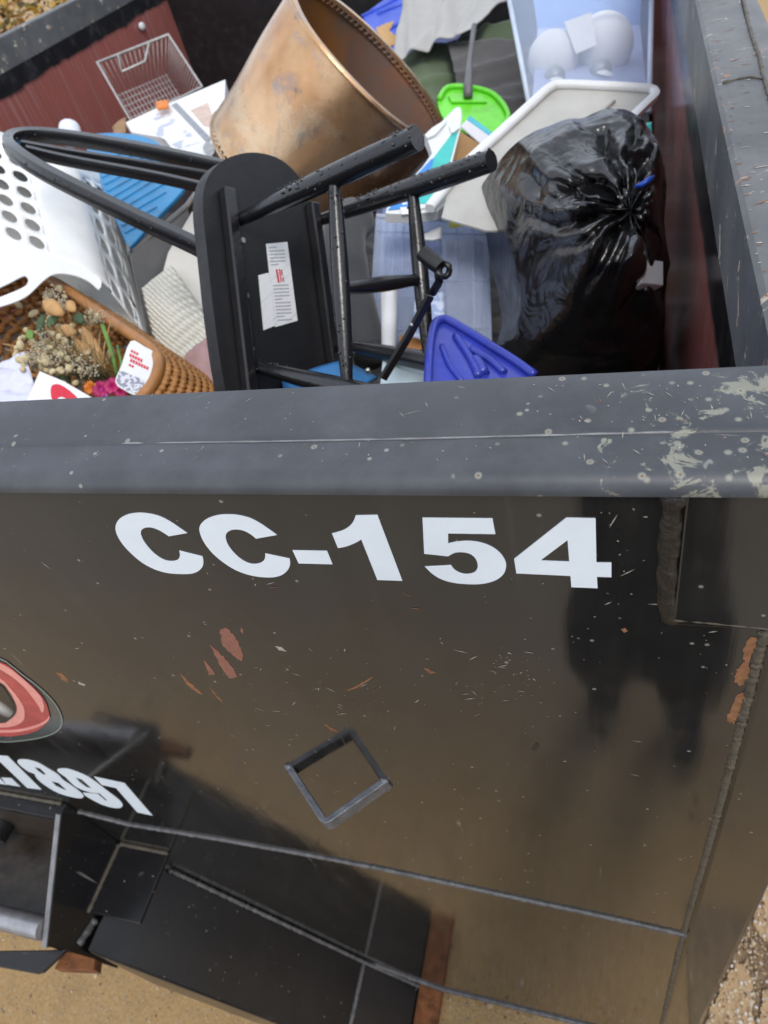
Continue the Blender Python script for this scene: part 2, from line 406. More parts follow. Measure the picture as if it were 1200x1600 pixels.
o = pebbles('gravel', 1800, lambda r: (lambda q: (q.x, q.y))(onZ(r.gauss(1166, 42), r.uniform(1400, 1640), 0.0)) , lambda r: (.0011 + .0045 * r.random() ** 3), [M_PEB[1], M_PEB[4], M_PEB[3], M_PEB[1], M_PEB[0], M_PEB[4]], 5, pave, 0.0115)
o['kind'] = 'stuff'
o = pebbles('grit', 1500, lambda r: (r.uniform(-2.0, 0.4), r.uniform(-.9, .05)), lambda r: r.uniform(.0012, .0045), M_PEB[1:], 6)
o2 = pebbles('stones', 130, lambda r: (r.uniform(-2.0, 0.3), r.uniform(-.8, .0)), lambda r: (.004 + .009 * r.random() ** 2), [M_PEB[1], M_PEB[2], M_PEB[4], M_PEB[3]], 16)
struct(o2, 'stuff', 'small stones lying on the tan ground before the dumpster')
struct(o, 'stuff', 'loose sandy grit scattered on the tan ground')

# ------------------------------------------------------------------ dumpster
XR, XRI, XLI, XLO, YB, ZT, ZB = 0.178, 0.095, -2.45, -2.535, 4.02, 1.985, 0.05
bin_ = thing('dumpster', 'large open-topped black steel dumpster with white CC-154 lettering, filled with household junk', 'dumpster', (-1.18, 2.0, 0.0))
def strip(path_yz, x0, x1, nx=1):
    gg = G(); m = len(path_yz)
    vs_ = [(x0 + (x1 - x0) * i / nx, y, z) for i in range(nx + 1) for y, z in path_yz]
    fs = [(i * m + k, i * m + (k + 1) % m, (i + 1) * m + (k + 1) % m, (i + 1) * m + k) for i in range(nx) for k in range(m)]
    fs += [tuple(range(m)), tuple(nx * m + k for k in reversed(range(m)))]
    return gg.add(vs_, fs)
# walls
build('front_wall', G().box((XLO, 0.0, ZB), (0.0985, 0.008, 1.9705)), M_WALL, bin_)
build('corner_post', G().box((0.099, -0.0005, ZB), (XR, 0.085, 1.9705)), M_WALL, bin_, bevel=0.009)
build('side_wall', G().box((XRI + 0.001, 0.086, 0.10), (XRI + 0.008, YB, 1.89)), M_INNER, bin_)
build('side_wall', G().box((XLI - 0.008, 0.012, 0.10), (XLI - 0.001, YB, 1.89)), M_INNER, bin_)
build('back_wall', G().box((XLO, YB, 0.10), (XR, YB + 0.008, 1.97)), simple('scuffed_black_inside', (0.015, 0.015, 0.017), 0.3, 0, 0.4, 8, 0.1, 40, dirt=0.5, dirtc=(.05, .05, .05)), bin_)
for x in (-1.75, -1.05, -0.35):
    build('back_rib', G().box((x, YB - 0.03, 0.1), (x + 0.08, YB - 0.001, 1.88)), M_FRAME, bin_, bevel=0.004)
build('floor_plate', G().box((XLO + 0.01, 0.01, 0.10), (XR - 0.09, YB - 0.001, 0.11)), M_RUST, bin_)
# rails
arc = [(0.006 - 0.014 * math.sin(a), 1.972 + 0.013 * math.cos(a)) for a in [k * math.pi / 2 / 7 for k in range(8)]]
prof = [(0.1, 1.88), (0.102, 1.885), (0.102, 1.984), (0.099, 1.9872), (0.041, 1.9872), (0.0365, 1.9862), (0.035, 1.985)] + arc + [(-0.008, 1.9715), (0.0095, 1.971), (0.0095, 1.88)]
build('front_rail', strip(prof, XLO, XR - 0.002, 1), M_RAIL, bin_, smooth=True, autos=35)
# lap seam along the front rail, lumpy and lifting here and there
def bead(path, r, lump=0.35, step=0.004, seg=7, flat=1.0, seed=0, out=None):
    pts = [Vector(p) for p in path]; P = []
    for a, b in zip(pts[:-1], pts[1:]):
        n = max(2, int((b - a).length / step))
        P += [a.lerp(b, k / n) for k in range(n)]
    P.append(pts[-1]); rr = [r * (1 + lump * noise.noise(Vector((i * 0.55, seed * 7.3, 0))) + lump * 0.15 * math.sin(i * 1.9)) for i in range(len(P))]
    return G().sweep(P, rr, seg)
build('rail_seam', bead([(x, 0.036 + 0.0012 * math.sin(x * 9), 1.9852) for x in [XLO + k * 0.12 for k in range(23)]] + [(0.10, 0.037, 1.9852), (0.172, 0.032, 1.9852)], 0.0008, 0.9, 0.01), M_EDGE, bin_, smooth=True)
def prof_x(x0, x1, z0, z1, lap):
    return [(x0, z0), (x1, z0), (x1, z1 - 0.012), (x1 - 0.003, z1 - 0.004), (x1 - 0.01, z1), (lap, z1), (lap - 0.004, z1 + 0.0022), (x0 + 0.004, z1 + 0.0022), (x0, z1 - 0.002)]
def rail_y(pr, y0, y1):
    m = len(pr); vs_ = [(x, y, z) for y in (y0, y1) for x, z in pr]
    return G().add(vs_, [(k, (k + 1) % m, m + (k + 1) % m, m + k) for k in range(m)] + [tuple(reversed(range(m))), tuple(range(m, 2 * m))])
build('side_rail', rail_y(prof_x(XRI, XR, 1.88, ZT, 0.152), 0.1025, YB + 0.09), M_RAILS, bin_, smooth=True, autos=35)
build('side_rail', rail_y([(XLI + XLO - x, z) for x, z in prof_x(XLO, XLI, 1.88, ZT, -2.50)], 0.1025, YB + 0.09), M_RAILS, bin_, smooth=True, autos=35)
build('back_rail', G().box((XLI + 0.001, YB + 0.009, 1.88), (XRI - 0.001, YB + 0.09, ZT)), M_RAILS, bin_, bevel=0.008)
build('rail_corner_weld', bead([(0.10, 0.103, 1.986), (0.135, 0.1045, 1.9865), (0.172, 0.102, 1.986)], 0.0022, 0.6), M_WELD, bin_, smooth=True)
build('rail_crack', bead([tuple(onZ(x, y, 1.9878)) for x, y in ((1130, 130), (1150, 124), (1172, 120), (1192, 123))], 0.0016, 0.8), M_WELDD, bin_, smooth=True)
build('rail_crack', bead([tuple(onZ(x, y, 1.9878)) for x, y in ((1161, -4), (1168, 30), (1176, 60), (1187, 90), (1194, 122), (1205, 160))], 0.0020, 0.9), M_WELDD, bin_, smooth=True)
# corner patch plate and its heavy weld
build('corner_plate', G().box((0.037, -0.0036, 1.8315), (XR + 0.0025, -0.0008, 1.9712)), M_WALL, bin_, bevel=0.002)
build('corner_weld', bead([tuple(onY(x, y, 0.0045)) for x, y in ((1058, 762), (1052, 782), (1046, 850), (1043, 900), (1044, 935), (1050, 962))], 0.0088, 0.30, 0.007, 14), simple('dark_rough_weld', (0.018, 0.016, 0.014), 0.4, 0, 0.6, 50, 0.9, 180, dirt=.5, dirtc=(.06, .045, .03)), bin_, smooth=True)
build('corner_weld', bead([tuple(onY(x, y, -0.0028)) for x, y in ((1048, 968), (1100, 972), (1150, 977), (1200, 982))], 0.0012, 0.7), M_WELDD, bin_, smooth=True)
WL = lambda l, Y=-0.0005: [tuple(onY(x, y, Y)) for x, y in l]
build('wall_weld', bead(WL([(122, 1268), (200, 1288), (350, 1312), (480, 1335), (600, 1358), (800, 1401), (950, 1433), (1074, 1461)]), 0.0042, 0.35), M_WELD, bin_, smooth=True)
build('base_weld', bead(WL([(255, 1350), (330, 1391), (400, 1427), (480, 1463), (570, 1501), (640, 1527), (690, 1545), (760, 1562), (900, 1597), (1000, 1622)]), 0.0065, 0.25, 0.006), M_WELD, bin_, smooth=True)
build('post_weld', bead([(0.0985 + .0015 * math.sin(z * 5), 0.0020, z) for z in [1.825 - .1 * k for k in range(18)]], 0.0043, 0.5, 0.0022), M_WELDD, bin_, smooth=True)

# lifting frame on the front wall
J = [(-1.0, 0.86), (-0.948, 0.772), (-0.79, 0.495), (-0.628, 0.208), (-0.515, 0.045), (-0.515, 0.02), (-0.72, 0.02), (-0.80, 0.20), (-0.93, 0.44), (-1.0, 0.56)]
leg = build('frame_leg', G().slab([[(x, -0.0006, z) for x, z in J]], Vector((0, -0.195, 0))), M_FRAME, bin_, bevel=0.005)
build('leg_weld', bead([(-0.628, -0.002, 0.2105), (-0.629, -0.19, 0.2105)], 0.0060, 0.4), M_WELD, bin_, smooth=True)
build('leg_weld', bead([(x + .0045, -0.006, z + .0035) for x, z in J[1:5]], 0.0052, 0.5, 0.004), M_WELD, bin_, smooth=True)
build('pocket_shade_plate', G().box((-1.4075, -0.030, 0.06), (-1.0215, -0.022, 1.091)), simple('pocket_shadow_brown', (0.035, 0.026, 0.019), 0.42, 0, 0.5, 14, 0.3, 60, dirt=.5, dirtc=(.09, .05, .025)), bin_)  # added back plate; its dark brown paints in the shadow inside the pocket
build('pocket_floor', G().box((-1.407, -0.188, 0.930), (-1.0215, -0.031, 0.938)), simple('pocket_floor_paint', (0.03, 0.024, 0.018), 0.3, 0, 0.5, 20, 0.2, 60, dirt=.5, dirtc=(.08, .05, .03)), bin_)
gb = onX(185, 1513, -1.009)
gus = [(0.0, 1.108), (-0.02, 1.108), (-0.215, 0.967), (-0.212, 0.955), (gb.y, gb.z), (-0.10, 0.80), (0.0, 0.60)]
for x in (-1.021, -1.42):
    build('hook_gusset', G().slab([[(x, y - 0.0006, z) for y, z in gus]], Vector((0.012, 0, 0))), M_FRAME, bin_, bevel=0.0015)
    build('gusset_edge', G().sweep([(x + 0.006, -0.0225, 1.1082), (x + 0.006, -0.2165, 0.9682)], 1.0, section=[(-.0052, -.0012), (.0052, -.0012), (.0052, .0012), (-.0052, .0012)]), M_EDGE, bin_)
build('top_flange', G().box((-1.42, -0.030, 1.092), (-1.0215, -0.0012, 1.106)), M_FRAME, bin_, bevel=0.002)
build('flange_weld', bead([(-1.41, -0.003, 1.109), (-1.02, -0.003, 1.109)], 0.004, 0.5), M_WELDD, bin_, smooth=True)
build('hook_bar', G().sweep([(-1.407, -0.190, 0.985), (-1.2, -0.190, 0.985), (-1.022, -0.190, 0.985)], 0.021, 16), simple('polished_hook_bar', (0.42, 0.42, 0.44), 0.3, 0.7, 0.4, 30), bin_, smooth=True, autos=50)
build('hook_pin', G().sweep([(-1.235, -0.031, 1.0), (-1.235, -0.05, 1.0), (-1.235, -0.065, 1.0)], 0.03, 16), M_FRAME, bin_, smooth=True, autos=50)
build('hook_plate', G().slab([[tuple(onZ(x, y, 0.93)) for x, y in ((-60, 1486), (78, 1484), (104, 1482), (66, 1518), (56, 1521), (-60, 1500))]], Vector((0, 0, -0.012))), M_FRAME, bin_, bevel=0.002)
build('rust_block', G().slab([[tuple(onZ(x, y, 0.90)) for x, y in ((100, 1484), (148, 1498), (146, 1516), (84, 1514))]], Vector((0, 0, -0.03))), M_RUST, bin_, bevel=0.002)
build('shelf_plate', G().box((-1.008, -0.135, 0.886), (-0.886, -0.0012, 0.897)), M_FRAME, bin_, bevel=0.002)
build('shelf_weld', bead([(-1.007, -0.004, 0.899), (-1.007, -0.137, 0.899)], 0.0045, 0.4), M_WELDD, bin_, smooth=True)
build('shelf_weld', bead([(-1.004, -0.003, 0.9), (-0.885, -0.003, 0.9)], 0.0045, 0.4), M_WELDD, bin_, smooth=True)
build('gusset_weld', bead([tuple(onX(x, y, -1.0085)) for x, y in ((148, 1437), (136, 1455), (122, 1476))], 0.0085, 0.35), M_WELD, bin_, smooth=True)
build('skid_rail', G().box((-0.512, -0.185, 0.002), (-0.449, 0.5, 0.034)), M_RUST, bin_, bevel=0.003)
build('skid_rail', G().box((-2.0, 0.02, 0.002), (-1.93, 0.5, 0.034)), M_RUST, bin_, bevel=0.003)
build('sill_beam', G().box((XLO, 0.012, 0.036), (XR - 0.09, 0.10, 0.099)), M_FRAME, bin_)

# V-shaped tie hook of bent flat bar, both ends welded to the wall
hl_, hb_, hr_ = onY(452, 1199, 0.0), onZ(507, 1284, 1.449), onY(598, 1213, 0.0)
hl_.z = hr_.z = hb_.z = 1.449
ring = [hl_, hl_.lerp(hb_, .5), hl_.lerp(hb_, .93), hb_ + Vector((0, .002, 0)), hb_.lerp(hr_, .07), hb_.lerp(hr_, .5), hr_]
M_LOOP = simple('black_hook_steel', (0.20, 0.21, 0.235), 0.28, 0.4, 0.5, 60, 0.4, 300)
build('tie_hook', G().sweep(ring, 1.0, section=[(-.0042, -.022), (.0042, -.022), (.0042, .0), (-.0042, .0)], up=(0, 0, 1)), M_LOOP, bin_, bevel=0.0012)
for p in (hl_, hr_):
    build('hook_weld', bead([p + Vector((0, 0, -.022)), p + Vector((0, 0, .002))], 0.0055, 0.4), M_LOOP, bin_, smooth=True)

# ------------------------------------------------------------------ lettering on the wall (flat vinyl)
def glyph(name, loops, fx, fy, mat=M_VINYL, Y=-0.0006, parent=bin_, sm=True):
    L3 = []
    for l in loops:
        L3.append([onY(fx(x), fy(y), Y) for x, y in l])
    return build(name, G().slab(L3, Vector((0, 0.0004, 0))), mat, parent)
ax, ay = (lambda x: 170 + x / 4), (lambda y: 790 + y / 4)
C1 = [(490,172),(440,138),(380,98),(320,68),(260,52),(190,45),(120,55),(65,85),(42,130),(50,180),(85,240),(140,300),(210,358),(290,400),(370,422),(450,428),(520,425),(565,405),(588,375),(590,340),(585,318),(440,282),(445,310),(435,335),(410,346),(370,346),(330,332),(285,300),(245,258),(215,215),(200,175),(207,150),(235,137),(270,138),(310,152),(345,172),(375,192)]
C2 = [(1050,184),(1000,148),(940,108),(880,78),(810,60),(740,55),(670,62),(605,88),(568,130),(572,180),(600,238),(650,300),(715,355),(790,402),(870,432),(950,447),(1030,448),(1085,432),(1120,400),(1133,365),(1130,332),(978,300),(977,325),(965,348),(935,362),(895,365),(850,350),(805,318),(765,275),(740,235),(730,195),(740,168),(770,152),(810,150),(850,160),(890,182),(920,207)]
def round_c(l):      # smooth the two arcs, keep the four sharp corners of the terminals
    return smooth_loop(l[:21], 3, False) + smooth_loop(l[21:], 3, False)
glyph('letter', [round_c(C1)], ax, ay); glyph('letter', [round_c(C2)], ax, ay)
bx_, by_ = (lambda x: 450 + x / 6), (lambda y: 790 + y / 6)
glyph('hyphen', [[(42,420),(366,426),(417,551),(100,543)]], bx_, by_)
glyph('digit', [[(635,92),(838,88),(1072,706),(838,698)] + smooth_loop([(687,318),(640,345),(580,372),(520,390),(468,398)], 3, False) + smooth_loop([(412,262),(470,247),(530,225),(580,190),(615,145),(633,97)], 3, False)], bx_, by_)
k5 = 320 / 1200
cx_, cy_ = (lambda x: 650 + x * k5), (lambda y: 800 + y * k5)
five = [(38,34),(448,38),(465,130),(188,126)] + smooth_loop([(188,185),(240,174),(310,170),(380,180),(440,202),(490,238),(520,280),(528,318),(515,360),(480,393),(430,413),(370,423),(300,423),(220,415),(150,395),(95,362),(52,320)], 3, False) + smooth_loop([(205,312),(225,338),(260,358),(300,364),(340,355),(360,330),(360,300),(345,268),(315,245),(270,236),(225,240),(188,260)], 3, False) + [(48,245)]
glyph('digit', [five], cx_, cy_)
glyph('digit', [[(880,34),(1052,38),(1057,297),(1145,298),(1145,383),(1060,380),(1064,447),(910,441),(905,375),(588,360),(575,275)], [(888,165),(898,292),(728,285)]], cx_, cy_)
kp = 250 / 1200
dx_, dy_ = (lambda x: x * kp), (lambda y: 1160 + y * kp)
glyph('digit', [[(-120,90),(60,105),(312,355),(205,342),(0,146),(-90,135)]], dx_, dy_)
glyph('full_stop', [[(10,265),(85,270),(152,332),(48,316)]], dx_, dy_)
glyph('digit', [[(-160,240),(-5,268),(48,318),(-60,302)]], dx_, dy_)
glyph('digit', [smooth_loop([(150,128),(215,132),(290,155),(350,190),(410,225),(445,250),(465,275),(500,300),(560,340),(610,380),(628,405),(605,420),(545,412),(470,392),(400,362),(335,320),(285,280),(264,250),(258,236),(215,220),(165,185),(135,155),(132,138)], 2), [(258,185),(300,195),(348,242),(325,242),(285,215)], [(385,290),(440,305),(505,362),(470,352),(420,327)]], dx_, dy_)
glyph('digit', [smooth_loop([(440,198),(500,197),(580,222),(660,258),(730,305),(800,360),(870,412),(912,452),(918,480),(890,494),(830,487),(760,465),(690,430),(640,400)], 2, False) + [(622,378),(735,388),(795,440),(800,432),(745,382)] + smooth_loop([(690,378),(620,358),(565,330),(530,300),(490,260),(440,225),(428,207)], 2, False), [(565,262),(615,280),(692,350),(650,337),(600,302)]], dx_, dy_)
glyph('digit', [[(705,258),(935,308),(1145,550),(1030,525),(870,342),(765,320)]], dx_, dy_)
# oval emblem, only its right end is in view
kl = 110 / 1173
ex_, ey_ = (lambda x: x * kl), (lambda y: 1020 + y * kl)
left_far = [(-900, 1420), (-1700, 1150), (-1900, 650), (-1500, 150), (-700, -120)]
film_l = smooth_loop([(0,95),(200,220),(400,380),(600,530),(800,710),(930,860),(1010,1000),(1045,1140),(1020,1240),(950,1320),(800,1390),(600,1440),(300,1480),(0,1490)] + left_far, 3)
def film_mat():
    t = NT('clear_decal_film'); t.set('Base Color', (0.25, 0.30, 0.29)); t.set('Roughness', 0.12); t.set('Alpha', 0.13); return t.m
glyph('emblem_film', [film_l], ex_, ey_, film_mat(), -0.0006)
inset = [((x - 100) * 0.985 + 90, (y - 800) * 0.98 + 800) for x, y in film_l]
glyph('emblem_film_edge', [film_l, inset], ex_, ey_, simple('film_edge', (0.22, 0.25, 0.23), 0.4), -0.0012)
red_l = smooth_loop([(0,160),(200,270),(400,440),(600,620),(720,760),(790,900),(825,1080),(790,1150),(680,1260),(500,1340),(250,1385),(0,1390),(-900,1330),(-1600,1080),(-1750,650),(-1400,220),(-700,-30)], 3)
inner_l = smooth_loop([(0,435),(150,570),(300,750),(390,900),(410,1040),(380,1140),(250,1215),(0,1245),(-700,1200),(-1300,1000),(-1400,700),(-1100,380),(-600,200)], 3)
blk_l = smooth_loop([(0,500),(130,630),(230,790),(275,920),(250,1030),(150,1120),(0,1175),(-700,1120),(-1200,950),(-1300,700),(-1000,420),(-550,260)], 3)
M_RED = simple('printed_red', (0.50, 0.075, 0.075), 0.25, 0, 0.35, 30)
M_PINK = simple('printed_pink', (0.82, 0.34, 0.30), 0.25, 0, 0.2, 40)
M_INK = simple('printed_black', (0.012, 0.012, 0.014), 0.2, 0, 0.2, 40)
glyph('emblem_red_oval', [red_l], ex_, ey_, M_RED, -0.0018)
glyph('emblem_pink_ring', [inner_l], ex_, ey_, M_PINK, -0.0024)
glyph('emblem_black_oval', [blk_l], ex_, ey_, M_INK, -0.0030)
def silver_mat():
    t = NT('printed_silver_fade'); c = onY(ex_(-60), ey_(830), 0)
    vx = t.math('MULTIPLY', t.math('SUBTRACT', t.sep(0), c.x), 34.0); vz = t.math('MULTIPLY', t.math('SUBTRACT', t.sep(2), c.z), 20.0)
    d = t.math('SQRT', t.math('ADD', t.math('MULTIPLY', vx, vx), t.math('MULTIPLY', vz, vz)))
    t.set('Base Color', t.ramp(d, [(0.1, 0.55), (0.9, 0.012)])); t.set('Roughness', 0.25); return t.m
glyph('emblem_silver', [[((x + 300) * 0.93 - 300, (y - 850) * 0.93 + 850) for x, y in blk_l]], ex_, ey_, silver_mat(), -0.0036)
hl = smooth_loop([(-200,60),(0,180),(200,290),(400,455),(600,640),(700,770),(735,900),(725,975),(690,990),(650,900),(560,770),(400,570),(200,400),(0,275),(-200,170)], 2)
glyph('emblem_highlight', [hl], ex_, ey_, M_PINK, -0.0024)
hl2 = smooth_loop([(-300,1280),(0,1292),(250,1285),(450,1250),(650,1190),(780,1110),(822,1050),(822,1100),(770,1165),(640,1235),(450,1292),(250,1325),(0,1332),(-300,1325)], 2)
glyph('emblem_highlight', [hl2], ex_, ey_, M_PINK, -0.0024)

# ------------------------------------------------------------------ chips and scars in the paint, each with its own outline
def jag(pts, amp, seed, n=7):
    r = random.Random(seed); out = []
    m = len(pts)
    for i in range(m):
        a, b = pts[i], pts[(i + 1) % m]
        for k in range(n):
            t_ = k / n; out.append((a[0] + (b[0] - a[0]) * t_ + r.uniform(-amp, amp), a[1] + (b[1] - a[1]) * t_ + r.uniform(-amp, amp)))
    return out
idf = lambda v: v
for k, (l, m_, amp) in enumerate((([(343, 985), (352, 981), (358, 984), (372, 1003), (379, 1020), (378, 1034), (366, 1026), (348, 1010)], M_CHIPR, 1.3),
        ([(328, 1008), (343, 1020), (365, 1045), (370, 1058), (358, 1060), (345, 1042)], M_CHIPR, 1.0),
        ([(318, 1030), (330, 1045), (337, 1054), (326, 1054)], M_CHIPR, .8), ([(376, 981), (380, 984), (380, 990), (376, 988)], M_CHIPR, .4),
        ([(281, 1052), (296, 1066), (317, 1085), (310, 1084), (292, 1070)], M_CHIPO, .5), ([(326, 1072), (338, 1085), (349, 1098), (340, 1092)], M_CHIPO, .4),
        ([(87, 1051), (94, 1051), (105, 1060), (107, 1066), (98, 1063)], M_CHIPO, .7), ([(122, 1066), (133, 1070), (132, 1072), (123, 1069)], M_CHIPW, .4),
        ([(1170, 998), (1184, 996), (1182, 1010), (1172, 1026), (1170, 1060), (1160, 1072), (1148, 1066), (1150, 1050), (1162, 1034), (1162, 1014)], M_CHIPO, 2.0),
        ([(1152, 1086), (1166, 1082), (1164, 1098), (1158, 1116), (1146, 1132), (1135, 1124), (1142, 1108)], M_CHIPO, 2.0),
        ([(970, 984), (976, 982), (981, 986), (975, 989)], M_CHIPO, .8), ([(1093, 792), (1104, 790), (1105, 796), (1096, 798)], M_CHIPW, 1.0),
        ([(662, 1044), (672, 1046), (680, 1052), (672, 1053)], M_CHIPO, .6), ([(506, 1131), (516, 1137), (530, 1144), (518, 1142)], M_CHIPO, .4),
        ([(430, 1010), (440, 1012), (447, 1018), (436, 1016)], M_CHIPW, .5), ([(540, 1080), (560, 1070), (583, 1057), (576, 1064), (556, 1076)], M_CHIPO, .3),
        ([(830, 1172), (838, 1160), (843, 1166), (836, 1174)], M_INK, .4))):
    glyph('paint_chip', [jag(l, amp, k)], idf, idf, m_, -0.0004)
r_ = random.Random(21); gw, go = G(), G()
for k in range(330):
    q = r_.random()
    if q < .5: x, y = r_.uniform(0, 1190), r_.uniform(790, 1350)
    elif q < .75: x, y = r_.gauss(520, 90), r_.gauss(1090, 50)
    elif q < .9: x, y = r_.gauss(790, 40), r_.gauss(1060, 30)
    else: x, y = r_.uniform(870, 1180), r_.uniform(790, 1010)
    if not (0 < x < 1195 and 785 < y < 1560): continue
    if x < 330 and y > 1120: continue
    p = onY(x, y, -0.0004); a = r_.uniform(-1.3, 1.3); ln = (r_.uniform(.0004, .0012) if r_.random() < .75 else r_.uniform(.002, .008)); wd = r_.uniform(.00025, .0007)
    u = Vector((math.cos(a), 0, math.sin(a))); w = Vector((-math.sin(a), 0, math.cos(a)))
    (go if (300 < x < 720 and r_.random() < .25) else gw).add([p - u * ln, p - w * wd * .8, p + u * ln * .9, p + w * wd], [(0, 1, 2, 3)])
for gg, m_ in ((gw, M_CHIPW), (go, M_CHIPO)):
    build('paint_specks', gg, m_, bin_)['kind'] = 'stuff'
# scars on the rail
gs, gr, go2 = G(), G(), G()
for k in range(240):
    x, y = r_.uniform(0, 1200), r_.uniform(600, 765)
    if r_.random() < .35: x = r_.uniform(900, 1200)
    p = onZ(x, y, 1.9878 if y < 680 else 1.9856)
    if p.y < 0.008 or p.y > .098 or 0.034 < p.y < 0.043: continue
    a = r_.gauss(2.0, .35) if r_.random() < .6 else r_.uniform(0, 3.1); ln = r_.uniform(.0004, .0013) if r_.random() < .7 else r_.uniform(.003, .012); wd = r_.uniform(.0002, .0006) if ln < .002 else r_.uniform(.00012, .0003)
    u = Vector((math.cos(a), math.sin(a), 0)); w = Vector((-math.sin(a), math.cos(a), 0))
    if abs(u.y) * ln > .004: ln = .004
    (gr if r_.random() < .2 else gs).add([p - u * ln, p - w * wd, p + u * ln, p + w * wd], [(0, 1, 2, 3)])
for k in range(420):                       # scrapes across the inner edge of the right rail
    y_ = .11 + 2.2 * r_.random() ** 1.6; e_ = r_.random() ** 2.2
    p = Vector((XRI + .003 + .07 * e_, y_, ZT + .0028)); a = r_.gauss(.15, .3); ln = r_.uniform(.001, .004) if r_.random() < .8 else r_.uniform(.006, .014); wd = r_.uniform(.0003, .0013)
    if p.x - ln < XRI + .001 or p.x + ln > .148: continue
    u = Vector((math.cos(a), math.sin(a), 0)); w = Vector((-math.sin(a), math.cos(a), 0)); j1, j2 = r_.uniform(-.4, .4), r_.uniform(-.4, .4)
    (go2 if r_.random() < .5 else gs).add([p - u * ln, p - w * wd + u * ln * j1, p + u * ln, p + w * wd + u * ln * j2], [(0, 1, 2, 3)])
for gg, m_ in ((gs, M_CHIPW), (gr, M_CHIPR), (go2, M_CHIPO)):
    build('rail_scars', gg, m_, bin_)['kind'] = 'stuff'
# ------------------------------------------------------------------ contents of the dumpster
def cdir(x, y, z):                      # direction given right / down / away from the photographer
    return R * x + D_ * y + FW * z
def lerp_pts(a, b, n): return [Vector(a).lerp(Vector(b), k / n) for k in range(n + 1)]

# --- rubbish under everything
def heap(u, v):
    x = -2.42 + 2.50 * u; y = 0.14 + 3.85 * v
    z = 1.12 + 0.10 * noise.noise(Vector((x * 2.2, y * 2.2, 3))) + 0.06 * noise.noise(Vector((x * 6, y * 6, 8))) + 0.02 * noise.noise(Vector((x * 17, y * 17, 1)))
    z += 0.12 * max(0, 1 - abs(y - 1.4) / 1.2)
    return Vector((x, y, z))
def heap_mat():
    t = NT('mixed_dark_rubbish'); v = t.vor(9.0, t.mix(0.25, t.co, t.vor(3.0, out='Color')), out='Color')
    c = t.mix(t.ramp(t.sep(0, v), [(0.55, 0), (0.8, 1)]), (0.02, 0.02, 0.022), (0.09, 0.075, 0.06))
    c = t.mix(t.ramp(t.sep(1, v), [(0.86, 0), (0.98, 1)]), c, (0.12, 0.085, 0.05))
    t.set('Base Color', c); t.set('Roughness', 0.45); t.bump(t.noise(30, 5), 0.5, 0.01); return t.m
o = struct(build('rubbish', G().grid(heap, 70, 100), heap_mat(), smooth=True), 'stuff', 'dark bagged rubbish at the bottom of the dumpster')

# --- black wooden chair lying upside down
M_BLKW = simple('black_painted_wood', (0.012, 0.012, 0.014), 0.24, 0, 0.3, 30, 0.12, 120, IOR=1.55)
M_BLKW2 = simple('dull_black_seat_underside', (0.008, 0.008, 0.010), 0.5, 0, 0.4, 20, 0.15, 150)
r1, r2, r3, r4 = W(370, 345, 1.13), W(497, 345, 1.26), W(397, 572, 1.15), W(513, 535, 1.28)
t1, t2, t3, t4 = W(652, 216, .88), W(768, 251, 1.0), W(665, 640, .92), W(800, 590, 1.03)
chair = thing('chair', 'black wooden chair upside down with its legs pointing right', 'chair', r3)
cax = ((t1 - r1) + (t2 - r2) + (t3 - r3) + (t4 - r4)).normalized()
SP = Plane(r1, r2, r3)
if SP.n.dot(cax) < 0: SP.n = -SP.n
seat_px = smooth_loop([(320, 290), (335, 262), (360, 245), (395, 238), (430, 245), (455, 262), (472, 285), (487, 330), (502, 420), (515, 520), (524, 600), (520, 660), (470, 690), (410, 690), (368, 660), (350, 600), (335, 500), (324, 400), (317, 330)], 4)
seat = build('seat', G().slab([SP.L(seat_px)], -SP.n * 0.028), M_BLKW2, chair, bevel=0.005)
for a, b, w_ in (((349, 298), (388, 640), .0105), ((482, 320), (520, 600), .0095)):
    pa, pb = SP.U(*a), SP.U(*b)
    build('seat_batten', G().sweep([pa + SP.n * .009, pa.lerp(pb, .5) + SP.n * .009, pb + SP.n * .009], 1.0, section=[(-w_, -.0085), (w_, -.0085), (w_, .011), (-w_, .011)], up=SP.n), M_BLKW, chair, bevel=0.003)
for a, b in ((r1, t1), (r2, t2), (r3, t3), (r4, t4)):
    P = lerp_pts(a, b, 10); build('leg', G().sweep(P, [.0095, .0108, .0122, .0135, .0147, .0157, .0163, .0165, .0163, .0158, .0150], 14), M_BLKW, chair, smooth=True, autos=50)
q1, q3, q2, q4 = r1.lerp(t1, .60), r3.lerp(t3, .60), r2.lerp(t2, .60), r4.lerp(t4, .60)
for a, b in ((q1, q3), (q2, q4)):
    build('stretcher', G().sweep(lerp_pts(a, b, 8), [.008, .010, .0118, .0128, .013, .0128, .0118, .010, .008], 12), M_BLKW, chair, smooth=True, autos=50)
m1, m2 = q1.lerp(q3, .52), q2.lerp(q4, .52)
build('stretcher', G().sweep(lerp_pts(m1, m2, 8), [.007, .009, .0105, .0115, .012, .0115, .0105, .009, .007], 12), M_BLKW, chair, smooth=True, autos=50)
sec = [(-.009, -.0135), (.009, -.0135), (.011, -.008), (.011, .008), (.009, .0135), (-.009, .0135), (-.011, .008), (-.011, -.008)]
hoop = smooth_loop([(352, 410, 1.235), (305, 384, 1.24), (220, 344, 1.25), (130, 300, 1.27), (65, 266, 1.30), (26, 240, 1.34), (14, 224, 1.39), (30, 213, 1.44), (75, 212, 1.47), (150, 222, 1.48), (240, 238, 1.49), (330, 257, 1.50), (400, 272, 1.50)], 5, False)
HP = Plane((300, 384, 1.24), (20, 225, 1.39), (330, 257, 1.50))
